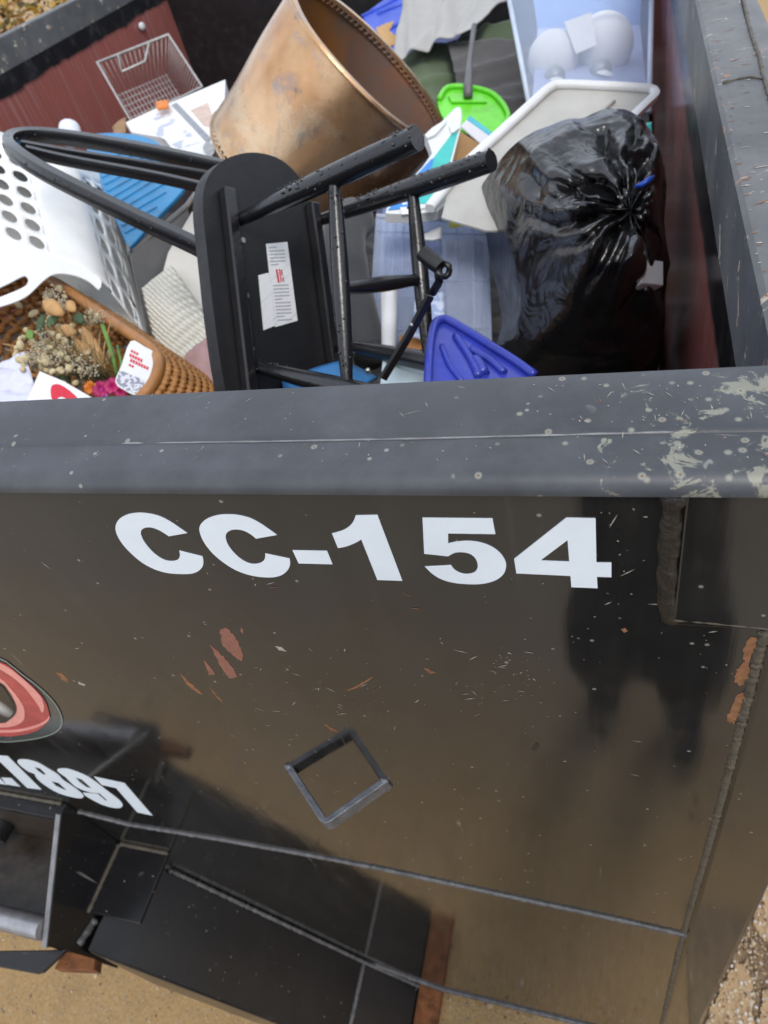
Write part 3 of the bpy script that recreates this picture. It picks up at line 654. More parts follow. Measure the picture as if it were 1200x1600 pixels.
build('back_hoop', G().sweep([W(*p) for p in hoop], 1.0, section=sec, up=cdir(0, -1, 0) * .0 + HP.n), M_BLKW, chair, smooth=True, autos=40)
for pts in ([(34, 228, 1.42), (120, 243, 1.44), (220, 258, 1.46), (330, 276, 1.48), (400, 288, 1.48)], [(40, 236, 1.38), (110, 252, 1.41), (240, 276, 1.43), (330, 296, 1.44), (400, 310, 1.45)]):
    build('back_slat', G().sweep([W(*p) for p in smooth_loop(pts, 4, False)], 1.0, section=[(a * .62, b * .75) for a, b in sec], up=HP.n), M_BLKW, chair, smooth=True, autos=40)
def print_mat(name, base, ink, sx, sz, rot=(0, 0, 0), dens=0.5, red=None):
    t = NT(name); v = t.map((sx, sx, sz), rot)
    line = t.ramp(t.noise(1.0, 1, 0.3, v), [(1 - dens - 0.02, 0), (1 - dens + 0.02, 1)])
    c = t.mix(line, base, ink); t.set('Base Color', c); t.set('Roughness', 0.5); return t.m
M_LABEL = print_mat('printed_paper_label', (0.72, 0.73, 0.74), (0.60, 0.61, 0.63), 14, 420, (0.0, 0.0, 0), 0.36)
M_PAPER = simple('white_paper', (0.74, 0.75, 0.76), 0.6, 0, 0.08, 15)
M_FAINT = simple('faint_grey_print', (.42, .43, .46), .5, 0, .3, 90)
M_REDINK = simple('red_print', (0.65, 0.02, 0.05), 0.5, 0, 0.2, 80)
lab = build('paper_label', G().slab([SP.L([(416, 381), (449, 378), (465, 501), (430, 511)], .0015)], -SP.n * .001), M_LABEL, chair)
for l in ([(431, 421), (433.5, 420.6), (437, 441), (434.5, 441.5)], [(435.5, 420.3), (437, 420), (440.5, 440.3), (439, 440.6)], [(438.5, 421), (440.5, 420.7), (442, 430), (440, 430.4)], [(441.2, 433), (443, 432.7), (444, 439.6), (442.3, 440)]):
    build('label_print', G().slab([SP.L(l, .0022)], -SP.n * .0004), M_REDINK, lab)
for k in range(22):
    y0 = 386 + k * 5.4; x0 = 420 + k * .62
    if 415 < y0 < 442: continue
    w0 = 24 if k % 5 else 12
    build('label_print', G().slab([SP.L([(x0, y0), (x0 + w0, y0 - 1.2), (x0 + w0 + .2, y0 + .2), (x0 + .2, y0 + 1.4)], .0022)], -SP.n * .0004), M_FAINT, lab)
build('paper_label', G().slab([SP.L([(404, 430), (420, 426), (432, 508), (412, 516)], .0015)], -SP.n * .001), M_LABEL, chair)
rw_ = random.Random(8); M_DROP = NT('rain_drops'); M_DROP.set('Base Color', (0.02, 0.02, 0.022)); M_DROP.set('Roughness', 0.03); M_DROP.set('IOR', 1.6); M_DROP = M_DROP.m
gd_ = G()
def drops(a, b, r0, n, wide=1.0):
    for k in range(n):
        p = a.lerp(b, rw_.random()); ax_ = (b - a).normalized(); upv = (Vector((0, 0, 1)) - ax_ * ax_.z).normalized(); sd_ = ax_.cross(upv)
        th = rw_.gauss(0, .8) * wide; d3 = upv * math.cos(th) + sd_ * math.sin(th)
        s_ = rw_.uniform(.0007, .0024); gd_.ball(p + d3 * (r0 + s_ * .1), (s_, s_, s_), 7, 5)
for a, b in ((r1, t1), (r2, t2)): drops(a.lerp(b, .3), b, .0155, 120)
for a, b in ((q1, q3), (q2, q4), (r3, t3), (r4, t4)): drops(a, b, .0118, 45)
hw = [W(*p) for p in hoop]
for a, b in zip(hw[:-1], hw[1:]): drops(a, b, .0118, 5)
build('water_drops', gd_, M_DROP, chair, smooth=True)['kind'] = 'stuff'
M_SCREW = simple('screw_steel', (0.5, 0.48, 0.45), 0.3, 0.9, 0.3, 100)
for x, y in ((378, 376), (384, 462), (392, 545), (500, 377), (511, 447), (516, 513)):
    p = SP.U(x, y); build('screw', G().sweep([p, p + SP.n * .004], .0045, 10), M_SCREW, chair, smooth=True, autos=40)

# --- metal drum
M_DRUM = None
def drum_mat(inside):
    t = NT('heat_stained_steel' + ('_inside' if inside else ''))
    n1 = t.noise(2.6, 6, 0.6); n2 = t.noise(7, 8, 0.7, dist=0.5); n3 = t.noise(24, 6, 0.7)
    if inside:
        c = t.mix(t.ramp(n2, [(0.35, 0), (0.6, 1)]), (0.15, 0.125, 0.105), (0.22, 0.11, 0.075))
        c = t.mix(t.ramp(n1, [(0.48, 0), (0.60, 0.85)]), c, (0.36, 0.15, 0.04))
        t.set('Metallic', 0.35); t.set('Roughness', 0.55)
    else:
        c = t.mix(t.ramp(n1, [(0.36, 0), (0.64, 1)]), (0.82, 0.56, 0.35), (0.50, 0.29, 0.14))
        c = t.mix(t.ramp(n2, [(0.5, 0), (0.68, 0.8)]), c, (0.74, 0.60, 0.42))
        c = t.mix(t.ramp(t.noise(1.7, 4, .6), [(0.44, 0), (0.60, .9)]), c, (0.22, 0.13, 0.075))  # broad dark patches paint in the uneven reflection along the shell
        c = t.mix(t.ramp(t.noise(5, 7, 0.75, dist=1.2), [(0.56, 0), (0.66, 0.75)]), c, (0.30, 0.30, 0.31))
        c = t.mix(t.ramp(t.noise(3.4, 5, 0.6, t.map((1, 1, 1), (0, 0, 0), (7, 3, 2))), [(0.5, 0), (0.7, 0.7)]), c, (0.42, 0.17, 0.05))
        c = t.mix(t.ramp(n3, [(0.60, 0), (0.70, 0.75)]), c, (0.16, 0.12, 0.09))
        t.set('Metallic', 0.82); t.set('Roughness', t.mix(n2, (0.17,) * 3, (0.36,) * 3))
    t.set('Base Color', c); t.bump(n3, 0.25, 0.003); return t.m
dc = CAM + cdir(-0.0217, -1.1693, 1.821); dn = cdir(0.6426, -0.5000, -0.5806).normalized(); DR, DL = 0.255, 0.40
drum = thing('steel_drum', 'heat-stained copper coloured steel drum lying open with rows of small holes', 'drum', dc - dn * DL - Vector((0, 0, DR)))
du = dn.cross(Vector((0, 0, 1))).normalized(); dv = dn.cross(du)
def dcyl(u, v, r=DR):
    t_ = 2 * math.pi * u
    dent = 0.006 * noise.noise(Vector((math.cos(t_) * 1.5, math.sin(t_) * 1.5, v * 2)))
    return dc - dn * (DL * (1 - v)) + (du * math.cos(t_) + dv * math.sin(t_)) * (r + dent)
NH = 88
build('drum_shell', G().grid(lambda u, v: dcyl(u, 0.052 + 0.925 * v), 96, 8, closed_u=True), [drum_mat(False)], drum, smooth=True, weld=True)
build('drum_lining', G().grid(lambda u, v: dcyl(u, 0.052 + 0.90 * v, DR - .0035), 96, 8, closed_u=True), [drum_mat(True)], drum, smooth=True, weld=True)
M_DO, M_DI = drum_mat(False), drum_mat(True)
for v0, v1 in ((0.927, 0.965), (0.018, 0.052)):
    build('perforated_band', G().holed(lambda u, v: dcyl(u, v0 + (v1 - v0) * v, DR - (.009 if v0 > .5 else .001)), NH, 1, 0.27, 0.33, seg=8), M_DI if v0 > .5 else M_DO, drum, smooth=True, weld=True, solid=0.002)
build('drum_rim', G().sweep([dcyl(k / 72, 1.0, DR - .002) - dn * .012 for k in range(72)], 1.0, section=[(-.009, -.005), (.009, -.005), (.011, .0), (.009, .005), (-.009, .005)], up=dn, closed=True), M_DO, drum, smooth=True, autos=40)
build('drum_rim', G().sweep([dcyl(k / 72, 0.008, DR - .001) for k in range(72)], 0.004, 6, closed=True), M_DO, drum, smooth=True)
build('drum_base', G().add([dcyl(k / 48, 0.03, DR - .004) for k in range(48)], [tuple(range(48))]), M_DI, drum)

# --- white laundry basket
M_WPL = simple('white_plastic', (0.80, 0.81, 0.80), 0.35, 0, 0.06, 8, dirt=.18, dirtc=(.5, .48, .42))
lb = thing('laundry_basket', 'white plastic laundry basket with rows of oval holes, upside down', 'basket', W(60, 420, 1.6))
TLm, TRm, BLm, BRm = W(-142, 165, 1.60), W(104, 246, 1.66), W(-104, 330, 1.44), W(152, 428, 1.48)
FTr, FBr = W(168, 262, 1.92), W(238, 540, 1.62)
def bsk(u, v):
    # u 0..0.62 main face, then round the corner onto the side face
    L_, C_, R_ = TLm.lerp(BLm, v), TRm.lerp(BRm, v), FTr.lerp(FBr, v)
    k = 0.64; e = 0.075
    if u < k - e: return L_.lerp(C_, u / k)
    if u > k + e: return C_.lerp(R_, (u - k) / (1 - k))
    a, b = L_.lerp(C_, (k - e) / k), C_.lerp(R_, e / (1 - k)); t_ = (u - k + e) / (2 * e)
    return a.lerp(C_, t_).lerp(C_.lerp(b, t_), t_)
build('basket_wall', G().holed(bsk, 11, 7, 0.34, 0.34, skip=lambda i, j: i in (5, 6, 7) or i == 10 or j == 0), M_WPL, lb, smooth=True, weld=True, solid=0.0025)
MP = Plane(TLm.lerp(BLm, .5), BLm, BRm)
rimo = smooth_loop([(-104, 330), (0, 368), (75, 398), (152, 430), (155, 452), (140, 440), (120, 431), (97, 427), (78, 431), (62, 444), (44, 461), (25, 471), (0, 479), (-60, 496), (-115, 500)], 3)
slot = smooth_loop([(-60, 470), (0, 449), (30, 434), (40, 431), (44, 438), (40, 446), (25, 454), (-5, 466), (-60, 488)], 3)
build('basket_rim', G().slab([MP.L(rimo, .0015), MP.L(slot, .0015)], -MP.n * .003), M_WPL, lb, bevel=0.001)
build('basket_bottom', G().add([TLm, TRm, FTr, TLm + (FTr - TRm)], [(0, 1, 2, 3)]), M_WPL, lb, solid=.003)
build('basket_end_wall', G().grid(lambda u, v: TLm.lerp(TLm + (FTr - TRm), u).lerp(BLm.lerp(BLm + (FBr - BRm), u), v), 6, 6), M_WPL, lb, solid=.002)
build('basket_inner_wall', G().grid(lambda u, v: (TLm + (FTr - TRm)).lerp(FTr, u).lerp((BLm + (FBr - BRm)).lerp(FBr, u), v), 6, 6), M_WPL, lb, solid=.002)

KW = 1.35
def WK(x, y, d): return W(x, y, d * KW)
def PlaneK(*q): return Plane(*[(x, y, d * KW) for x, y, d in q])
# --- wicker basket
M_WICK = simple('brown_wicker', (0.52, 0.235, 0.065), 0.5, 0, 0.55, 40, 0.3, 200)
M_WICK2 = simple('varnished_wicker_rim', (0.44, 0.20, 0.065), 0.35, 0, 0.3, 30, 0.2, 120)
rim = smooth_loop([(92, 445, 1.12), (160, 493, 1.06), (212, 528, 1.01), (243, 553, .98), (247, 580, .955), (226, 616, .94), (150, 680, .92), (20, 715, .93), (-110, 640, .98), (-120, 520, 1.06), (-50, 442, 1.12), (30, 428, 1.14)], 6)
rimw = [WK(*p) for p in rim]; rc = sum(rimw, Vector()) / len(rimw)
wb = thing('wicker_basket', 'brown wicker basket holding dried flowers against the front wall', 'basket', rc + cdir(.15, .13, .2))
build('basket_rim', G().sweep(rimw, .0115, 8, closed=True), M_WICK2, wb, smooth=True)
gdir = cdir(0.80, 0.36, 0.47).normalized()
gw_ = G(); NR = len(rimw)
for lv in range(1, 15):
    P = []
    for k in range(NR * 3):
        a = rimw[(k // 3) % NR].lerp(rimw[(k // 3 + 1) % NR], (k % 3) / 3)
        sh = 1 - .25 * (lv / 15) ** 1.6
        q = rc + (a - rc) * sh + gdir * (.017 * lv)
        q += (a - rc).normalized() * (.0047 * math.sin(k * math.pi / 2.0 + lv * math.pi))
        P.append(q)
    gw_.sweep(P, .0076, 5, closed=True)
build('weave', gw_, M_WICK, wb, smooth=True)
gst = G()
for k in range(0, NR, 2):
    a = rimw[k]; gst.sweep([rc + (a - rc) * (1 - .25 * (lv / 15) ** 1.6) + gdir * .017 * lv for lv in range(0, 15, 2)], .0054, 5)
build('stakes', gst, M_WICK, wb, smooth=True)
build('basket_bottom', G().add([rc + (a - rc) * .75 + gdir * .25 for a in rimw], [tuple(range(NR))]), M_WICK, wb)

# --- dried flowers
rf = random.Random(11)
fl = thing('dried_flowers', 'bunch of cream dried flower buds with tan leaves in the wicker basket', 'flowers', WK(110, 600, 1.02))
M_BUD = simple('cream_buds', (0.66, 0.55, 0.33), 0.7, 0, 0.35, 60)
M_TAN = simple('tan_dry_leaf', (0.55, 0.31, 0.12), 0.6, 0, 0.35, 40)
M_GRN = simple('green_stem', (0.16, 0.32, 0.06), 0.5, 0, 0.4, 50)
M_DKG = simple('dark_green_leaf', (0.05, 0.10, 0.035), 0.6, 0, 0.4, 50)
M_MAG = simple('magenta_petal', (0.50, 0.01, 0.14), 0.5, 0, 0.4, 50); M_ORG = simple('orange_petal', (0.75, 0.22, 0.02), 0.5, 0, 0.3, 50)
M_VIO = simple('violet_petal', (0.45, 0.05, 0.50), 0.5, 0, 0.3, 50)
for k in range(140):
    if k < 105: x, y = rf.gauss(85, 32), rf.gauss(560, 20)
    elif k < 125: x, y = rf.gauss(75, 22), rf.gauss(520, 18)
    else: x, y = rf.choice(((82, 462), (148, 500), (140, 575), (92, 470)))[0] + rf.gauss(0, 9), 0; y = 462 + rf.gauss(0, 12) if x < 115 else (500 + rf.gauss(0, 10) if k % 2 else 575 + rf.gauss(0, 8))
    if y > 600 or x < 18: continue
    d_ = 1.0 + (560 - y) * .0007 + rf.uniform(-.03, .03); c_ = WK(x, y, d_); s_ = rf.uniform(.0042, .0085)
    th = rf.uniform(0, 6.28); A1 = (cdir(math.cos(th), math.sin(th), .3)).normalized(); A2 = A1.cross(FW).normalized(); A3 = A1.cross(A2)
    build('bud', G().ball(c_, (s_ * rf.uniform(1.1, 1.8), s_, s_ * rf.uniform(.7, 1)), 8, 6, 0, (A1, A2, A3), lambda d: 1 - .18 * max(0, d[0])), M_BUD, fl, smooth=True)
gs_ = G()
for k in range(46):
    a = WK(rf.gauss(165, 8), rf.gauss(598, 8), 1.0); b = WK(rf.gauss(90, 35), rf.gauss(545, 24), 1.02 + rf.uniform(-.03, .03))
    gs_.sweep([a, a.lerp(b, .5) + Vector((0, 0, rf.uniform(0, .02))), b], .0015, 4)
build('dry_stems', gs_, M_TAN, fl, smooth=True)
gf, gt, gn = G(), G(), G()
for k in range(900):
    hx, hy = rf.choice(((82, 460), (96, 478), (148, 498), (60, 545), (88, 560), (120, 568), (138, 578), (100, 540), (70, 520), (50, 560)))
    c_ = WK(hx + rf.gauss(0, 9), hy + rf.gauss(0, 7), .985 + (560 - hy) * .0007 + rf.uniform(-.03, .02)); s_ = rf.uniform(.0009, .0026)
    gf.ball(c_, (s_, s_ * rf.uniform(.6, 1), s_), 5, 4)
for k in range(130):
    a = WK(rf.gauss(150, 22), rf.gauss(592, 8), .99); b = WK(rf.gauss(105, 45), rf.gauss(530, 30), 1.0 + rf.uniform(-.04, .04)); m_ = a.lerp(b, .5) + Vector((rf.uniform(-.015, .015), 0, rf.uniform(-.005, .02)))
    (gt if rf.random() < .6 else gn).sweep([a, m_, b], [.0007, .0006, .0003], 3)
for nm, gg, m_ in (('florets', gf, simple('pale_florets', (.62, .55, .40), .8, 0, .5, 90)), ('dry_wisps', gt, simple('straw_wisps', (.40, .27, .12), .8, 0, .5, 60)), ('green_wisps', gn, M_DKG)):
    build(nm, gg, m_, fl, smooth=True)['kind'] = 'stuff'
def leaf(a, b, w_, curl=.25, n=7):
    a, b = Vector(a), Vector(b); ax_ = b - a; sd_ = ax_.cross(FW).normalized()
    def p(u, v):
        wd = w_ * math.sin(math.pi * (0.04 + 0.96 * u)) ** .8; s_ = (v - .5) * 2
        return a + ax_ * u + sd_ * (wd * s_) - FW * (curl * wd * (1 - s_ * s_)) - FW * (.12 * ax_.length * math.sin(math.pi * u))
    return G().grid(p, n, 4)
for (x0, y0, x1, y1, w_, m_) in ((168, 580, 128, 508, .010, M_TAN), (172, 585, 112, 528, .011, M_TAN), (170, 570, 140, 540, .008, M_TAN), (150, 575, 108, 548, .009, M_TAN), (120, 520, 88, 515, .009, M_TAN), (100, 492, 66, 470, .011, M_TAN), (118, 487, 104, 470, .008, M_TAN), (178, 560, 172, 540, .006, M_TAN),
                                 (60, 520, 70, 490, .006, M_DKG), (75, 512, 92, 490, .007, M_DKG), (110, 600, 92, 580, .008, M_DKG), (128, 590, 122, 572, .007, M_DKG), (50, 530, 44, 515, .006, M_GRN), (130, 505, 118, 490, .008, M_DKG)):
    build('leaf', leaf(WK(x0, y0, 1.0), WK(x1, y1, 1.01), w_ * 1.35), m_, fl, smooth=True, solid=.0006)
build('green_stem', G().sweep([WK(183, 585, .985), WK(176, 555, .985), WK(168, 530, .99), WK(160, 508, 1.0)], .0043, 8), M_GRN, fl, smooth=True)
build('green_stem', G().sweep([WK(192, 590, .985), WK(188, 560, .99), WK(183, 540, 1.0)], .0027, 8), M_GRN, fl, smooth=True)
for (x, y, n_, m_, s_) in ((143, 606, 10, M_ORG, .011), (158, 609, 16, M_MAG, .013), (176, 604, 16, M_MAG, .013), (190, 612, 10, M_MAG, .010), (163, 613, 8, M_VIO, .009)):
    c_ = WK(x, y, .985); gg = G()
    for k in range(n_):
        th = k * 2.4; dd = cdir(math.cos(th), math.sin(th), -.5 + .5 * rf.random()).normalized()
        gg.v and None
        lf = leaf(c_, c_ + dd * s_ * 1.35, s_ * .47); gg.add(lf.v, lf.f)
    build('petals', gg, m_, fl, smooth=True)

# --- white tag in the basket
TP = PlaneK((205, 535, .985), (245, 560, .965), (190, 600, .955))
tagp = thing('price_tag', 'white card tag with red print hanging over the wicker basket rim', 'tag', WK(215, 600, .96))
card = build('card', G().slab([TP.L(smooth_loop([(204, 533), (225, 541), (246, 556), (243, 580), (228, 608), (212, 617), (195, 610), (180, 597), (190, 570)], 3))], -TP.n * .001), M_PAPER, tagp)
M_GREYP = print_mat('grey_print', (0.62, 0.63, 0.68), (0.25, 0.26, 0.33), 160, 160, (0.4, 0.2, 0), 0.5)
build('grey_print', G().slab([TP.L([(187, 578), (226, 594), (222, 612), (212, 615), (195, 609), (181, 597)], .0007)], -TP.n * .0003), M_GREYP, card)
for (x, y, l_, h_) in ((205, 546, 14, 4.5), (203, 552, 20, 5.5), (204, 560, 28, 5.5), (202, 568, 8, 4)):
    for k in range(int(l_ / 4)):
        x0 = x + k * 4.2; y0 = y + k * 2.0
        build('red_print', G().slab([TP.L([(x0, y0), (x0 + 3.1, y0 + 1.5), (x0 + 1.9, y0 + h_ + .8), (x0 - 1.2, y0 + h_ - .8)], .0007)], -TP.n * .0003), M_REDINK, card)

# --- plastic and paper in the near corner
def clear_mat(name, c, alpha, rough=0.15):
    t = NT(name); t.set('Base Color', t.mix(t.noise(20, 5, 0.7), c, tuple(min(1, q * 1.25) for q in c))); t.set('Roughness', rough)
    t.set('Alpha', t.mix(t.noise(30, 5, .7), (alpha * .7,) * 3, (min(1, alpha * 1.3),) * 3)); t.bump(t.noise(35, 5, .7), .6, .004); return t.m
def sheet(px, n=10, amp=.004, sc=30, seed=0):
    """crumpled patch spanned by four corners (pixel, pixel, distance)"""
    a, b, c, d = [W(*p) for p in px]
    nn = (b - a).cross(d - a).normalized()
    def p(u, v):
        q = a.lerp(b, u).lerp(d.lerp(c, u), v)
        return q + nn * (amp * (noise.noise(q * sc + Vector((seed, 0, 0))) + .5 * noise.noise(q * sc * 2.7 + Vector((0, seed, 0)))))
    return G().grid(p, n, n)
def sheetK(px, *r): return sheet([(x, y, d * KW) for x, y, d in px], *r)
tag(build('plastic_wrap', sheetK([(-80, 585, .97), (40, 552, .99), (64, 640, .93), (-80, 660, .92)], 26, .012, 28, 2), clear_mat('crinkled_clear_plastic', (0.66, 0.68, 0.82), .8, .2), smooth=True, solid=.0006), 'crinkled clear plastic wrap in front of the dried flowers', 'wrap')
RP = PlaneK((62, 582, .955), (142, 622, .935), (40, 660, .92))
wbag = tag(build('paper_bag', G().slab([RP.L([(62, 580), (100, 596), (145, 622), (150, 680), (20, 690), (40, 630)])], -RP.n * .002), simple('white_bag_paper', (0.78, 0.77, 0.78), 0.5, 0, 0.06, 12)), 'white paper bag with a red disc beside the clear plastic wrap', 'bag')
build('red_disc', G().slab([RP.L(smooth_loop([(80, 604), (88, 600), (98, 603), (112, 613), (122, 625), (120, 645), (105, 650), (88, 638), (80, 620)], 3), .001), RP.L(smooth_loop([(90, 622), (98, 620), (108, 628), (108, 640), (98, 640), (90, 632)], 3), .001)], -RP.n * .0006), M_REDINK, wbag)

# --- off-white panels and ribbed towel between basket and chair
M_CREAM = simple('off_white_board', (0.58, 0.56, 0.51), 0.6, 0, 0.12, 10)
KP = Plane((330, 350, 1.70), (225, 440, 1.60), (330, 480, 1.56))
tag(build('white_board', G().slab([KP.L([(300, 330), (345, 315), (345, 440), (292, 462), (252, 432), (262, 395)])], -KP.n * .02), M_CREAM, bevel=.003), 'off-white board leaning behind the black chair seat', 'board')
KP2 = Plane((330, 445, 1.58), (280, 480, 1.55), (330, 520, 1.51))
tag(build('white_board', G().slab([KP2.L([(345, 425), (345, 560), (310, 520), (284, 468), (318, 437)])], -KP2.n * .02), M_CREAM, bevel=.003), 'smaller off-white board wedged against the chair beside the ribbed towel', 'board')
def towel_mat():
    t = NT('ribbed_towel'); v = t.map((1, 1, 1), (0, 0, 0))
    wv = t.n.new('ShaderNodeTexWave'); wv.inputs['Scale'].default_value = 42; wv.inputs['Distortion'].default_value = 1.5; wv.bands_direction = 'DIAGONAL'
    t.l.new(v, wv.inputs['Vector'])
    t.set('Base Color', t.mix(wv.outputs['Fac'], (0.50, 0.49, 0.43), (0.68, 0.67, 0.60))); t.set('Roughness', 0.9); t.bump(wv.outputs['Fac'], .6, .004); return t.m
tp = [W(222, 452, 1.58), W(268, 415, 1.60), W(340, 520, 1.50), W(258, 600, 1.48)]
def towel(u, v):
    q = tp[0].lerp(tp[1], u).lerp(tp[3].lerp(tp[2], u), v); return q + cdir(0, -.5, -.85) * (.03 * math.sin(math.pi * u) * math.sin(math.pi * min(1, v * 1.1)) + .0025 * math.sin(v * 70) + .003 * noise.noise(q * 30))
tag(build('towel', G().grid(towel, 16, 90), towel_mat(), smooth=True, solid=.004), 'cream ribbed towel draped between the baskets and the chair', 'towel')
tag(build('pink_cloth', sheet([(300, 545, 1.47), (345, 515, 1.48), (345, 625, 1.36), (250, 600, 1.45)], 12, .012, 25, 4), simple('pale_pink_cloth', (0.42, 0.27, 0.27), .8, 0, .3, 20), smooth=True, solid=.003), 'pale pink cloth tucked under the ribbed towel', 'cloth')

# --- blue ribbed washboard bin and the grey bin under it
M_BLUE = simple('sky_blue_plastic', (0.035, 0.25, 0.52), 0.38, 0, 0.25, 10, dirt=.5)
BP = Plane((150, 210, 1.95), (290, 270, 1.80), (205, 390, 1.62))
bb = thing('blue_bin_lid', 'sky blue plastic bin lid with parallel ribs behind the chair back', 'lid', W(220, 330, 1.75))
lid_o = smooth_loop([(134, 215), (150, 208), (200, 208), (240, 218), (262, 240), (285, 285), (283, 300), (240, 345), (203, 385), (196, 378), (172, 325), (150, 275), (136, 235)], 3)
build('panel', G().slab([BP.L(lid_o)], -BP.n * .012), M_BLUE, bb, bevel=.003)
for k in range(11):
    t_ = k / 10; a = BP.U(150 + 45 * t_, 250 + 108 * t_ + 6); b = BP.U(228 + 46 * min(1, t_ * 1.6), 232 + 62 * t_ - 8 + (0 if t_ < .6 else (t_ - .6) * 90))
    if k > 7: b = a.lerp(b, 1.0 - (k - 7) * .18)
    build('rib', G().sweep([a, a.lerp(b, .5), b], 1.0, section=[(-.006, -.004), (.006, -.004), (.004, .0035), (-.004, .0035)], up=BP.n), M_BLUE, bb, bevel=.001)
M_GREYB = simple('grey_plastic_bin', (0.17, 0.17, 0.17), .4, 0, .3, 10)
gbn = thing('grey_bin', 'dark grey plastic bin under the blue ribbed lid', 'bin', W(230, 420, 1.7))
a, b, c, d = W(203, 398, 1.60), W(292, 322, 1.72), W(330, 270, 1.95), W(190, 330, 1.85)
dn_ = cdir(.05, .30, .06)
build('bin_side', G().add([a, b, b + dn_ * .6, a + dn_ * .6], [(0, 1, 2, 3)]), M_GREYB, gbn, solid=.003)
build('bin_side', G().add([d, a, a + dn_ * .6, d + dn_ * .6], [(0, 1, 2, 3)]), M_GREYB, gbn, solid=.003)
build('bin_side', G().add([b, c, c + dn_ * .6, b + dn_ * .6], [(0, 1, 2, 3)]), simple('black_bin_inside', (.01, .01, .011), .5), gbn, solid=.003)
build('bin_rim', G().sweep([d, a, b, c], .007, 6), M_GREYB, gbn, smooth=True)
build('bin_bottom', G().add([q + dn_ * .6 for q in (a, b, c, d)], [(0, 1, 2, 3)]), M_GREYB, gbn)

# --- printed white carton, white cap, scrap
CP = Plane((196, 190, 2.25), (345, 130, 2.35), (320, 240, 2.0))
ct = thing('printed_carton', 'flat white printed carton in front of the wire basket', 'carton', W(260, 220, 2.2))
M_CART = print_mat('carton_print', (0.70, 0.71, 0.74), (0.42, 0.46, 0.55), 26, 70, (0.3, 0.5, .3), 0.36)
face = build('carton_face', G().slab([CP.L([(196, 191), (262, 162), (352, 124), (350, 200), (330, 246), (272, 236), (255, 215), (205, 206)])], -CP.n * .05), simple('white_carton', (.74, .74, .75), .5, 0, .08, 10), ct, bevel=.002)
build('print_panel', G().slab([CP.L([(214, 192), (258, 172), (312, 222), (280, 232)], .001)], -CP.n * .0005), M_CART, face)
build('print_panel', G().slab([CP.L([(268, 164), (276, 160), (330, 216), (326, 226)], .001)], -CP.n * .0005), simple('carton_grey_band', (.28, .30, .34), .5, 0, .3, 60), face)
build('print_panel', G().slab([CP.L([(298, 172), (325, 160), (338, 200), (318, 196)], .001)], -CP.n * .0005), simple('carton_pink_print', (.62, .47, .40), .5, 0, .3, 60), face)
build('sticker', G().slab([CP.L(smooth_loop([(318, 226), (326, 222), (334, 228), (334, 240), (324, 242), (318, 236)], 3), .0012)], -CP.n * .0005), simple('carton_grey_seal', (.45, .45, .44), .3, .6, .5, 90), face)
tag(build('orange_scrap', sheet([(243, 160, 2.25), (262, 155, 2.27), (264, 168, 2.22), (246, 170, 2.2)], 6, .006, 30), M_ORG, smooth=True, solid=.004), 'small bright orange scrap on the white carton', 'scrap')
cap = tag(build('bottle_cap', G().sweep([W(110, 222, 2.0), W(110, 216, 2.0), W(109, 200, 2.02), W(109, 197, 2.02)], [.030, .033, .029, .022], 16), simple('pale_white_cap', (.68, .70, .78), .4, 0, .05, 10), smooth=True, autos=40), 'white plastic cap peeking over the black chair back', 'cap')
tag(build('paper_scrap', G().ball(onX(222, 41, XLI + .012), (.008, .03, .018), 8, 6, fn=lambda d: 1 + .2 * noise.noise(Vector(d) * 3)), M_PAPER, smooth=True), 'small white paper scrap stuck on the maroon side wall', 'scrap')
tag(build('brown_card', sheet([(176, 200, 2.3), (198, 182, 2.4), (196, 206, 2.2), (178, 212, 2.15)], 6, .01, 10), simple('brown_card_mat', (.30, .17, .08), .8), smooth=True, solid=.004), 'torn brown card standing left of the printed carton', 'card')

# --- wire basket
M_WIRE = simple('dull_white_wire', (0.50, 0.48, 0.46), .4, .3, .3, 40)
wk = thing('wire_basket', 'pale wire basket leaning on the maroon side wall', 'basket', W(230, 190, 2.7))
RA, RB, RC, RD = W(152, 98, 2.72), W(263, 54, 2.86), W(316, 136, 2.74), W(205, 190, 2.56)
inn = cdir(-.06, .10, .30)
S = [RA.lerp(RC, .13) + inn * .4, RB.lerp(RD, .13) + inn * .4, RC.lerp(RA, .13) + inn * .4, RD.lerp(RB, .13) + inn * .4]
build('wire_rim', G().sweep([RA, RB, RC, RD], .0055, 6, closed=True), M_WIRE, wk, smooth=True)
gg = G()
for k in range(15):
    t_ = (k + .5) / 15
    for A_, B_, a_, b_ in ((RA, RB, S[0], S[1]), (RB, RC, S[1], S[2]), (RC, RD, S[2], S[3]), (RD, RA, S[3], S[0])):
        gg.sweep([A_.lerp(B_, t_), a_.lerp(b_, t_)], .0016, 4)
    gg.sweep([S[0].lerp(S[1], t_), S[3].lerp(S[2], t_)], .0016, 4)
    if k % 2 == 0: gg.sweep([S[0].lerp(S[3], t_), S[1].lerp(S[2], t_)], .0016, 4)
build('wires', gg, M_WIRE, wk, smooth=True)['kind'] = 'stuff'
build('handle', G().sweep([RA.lerp(RB, .28), RA.lerp(RB, .30) + cdir(.01, .07, 0), RA.lerp(RB, .66) + cdir(.0, .07, 0), RA.lerp(RB, .72)], .005, 6), M_WIRE, wk, smooth=True)

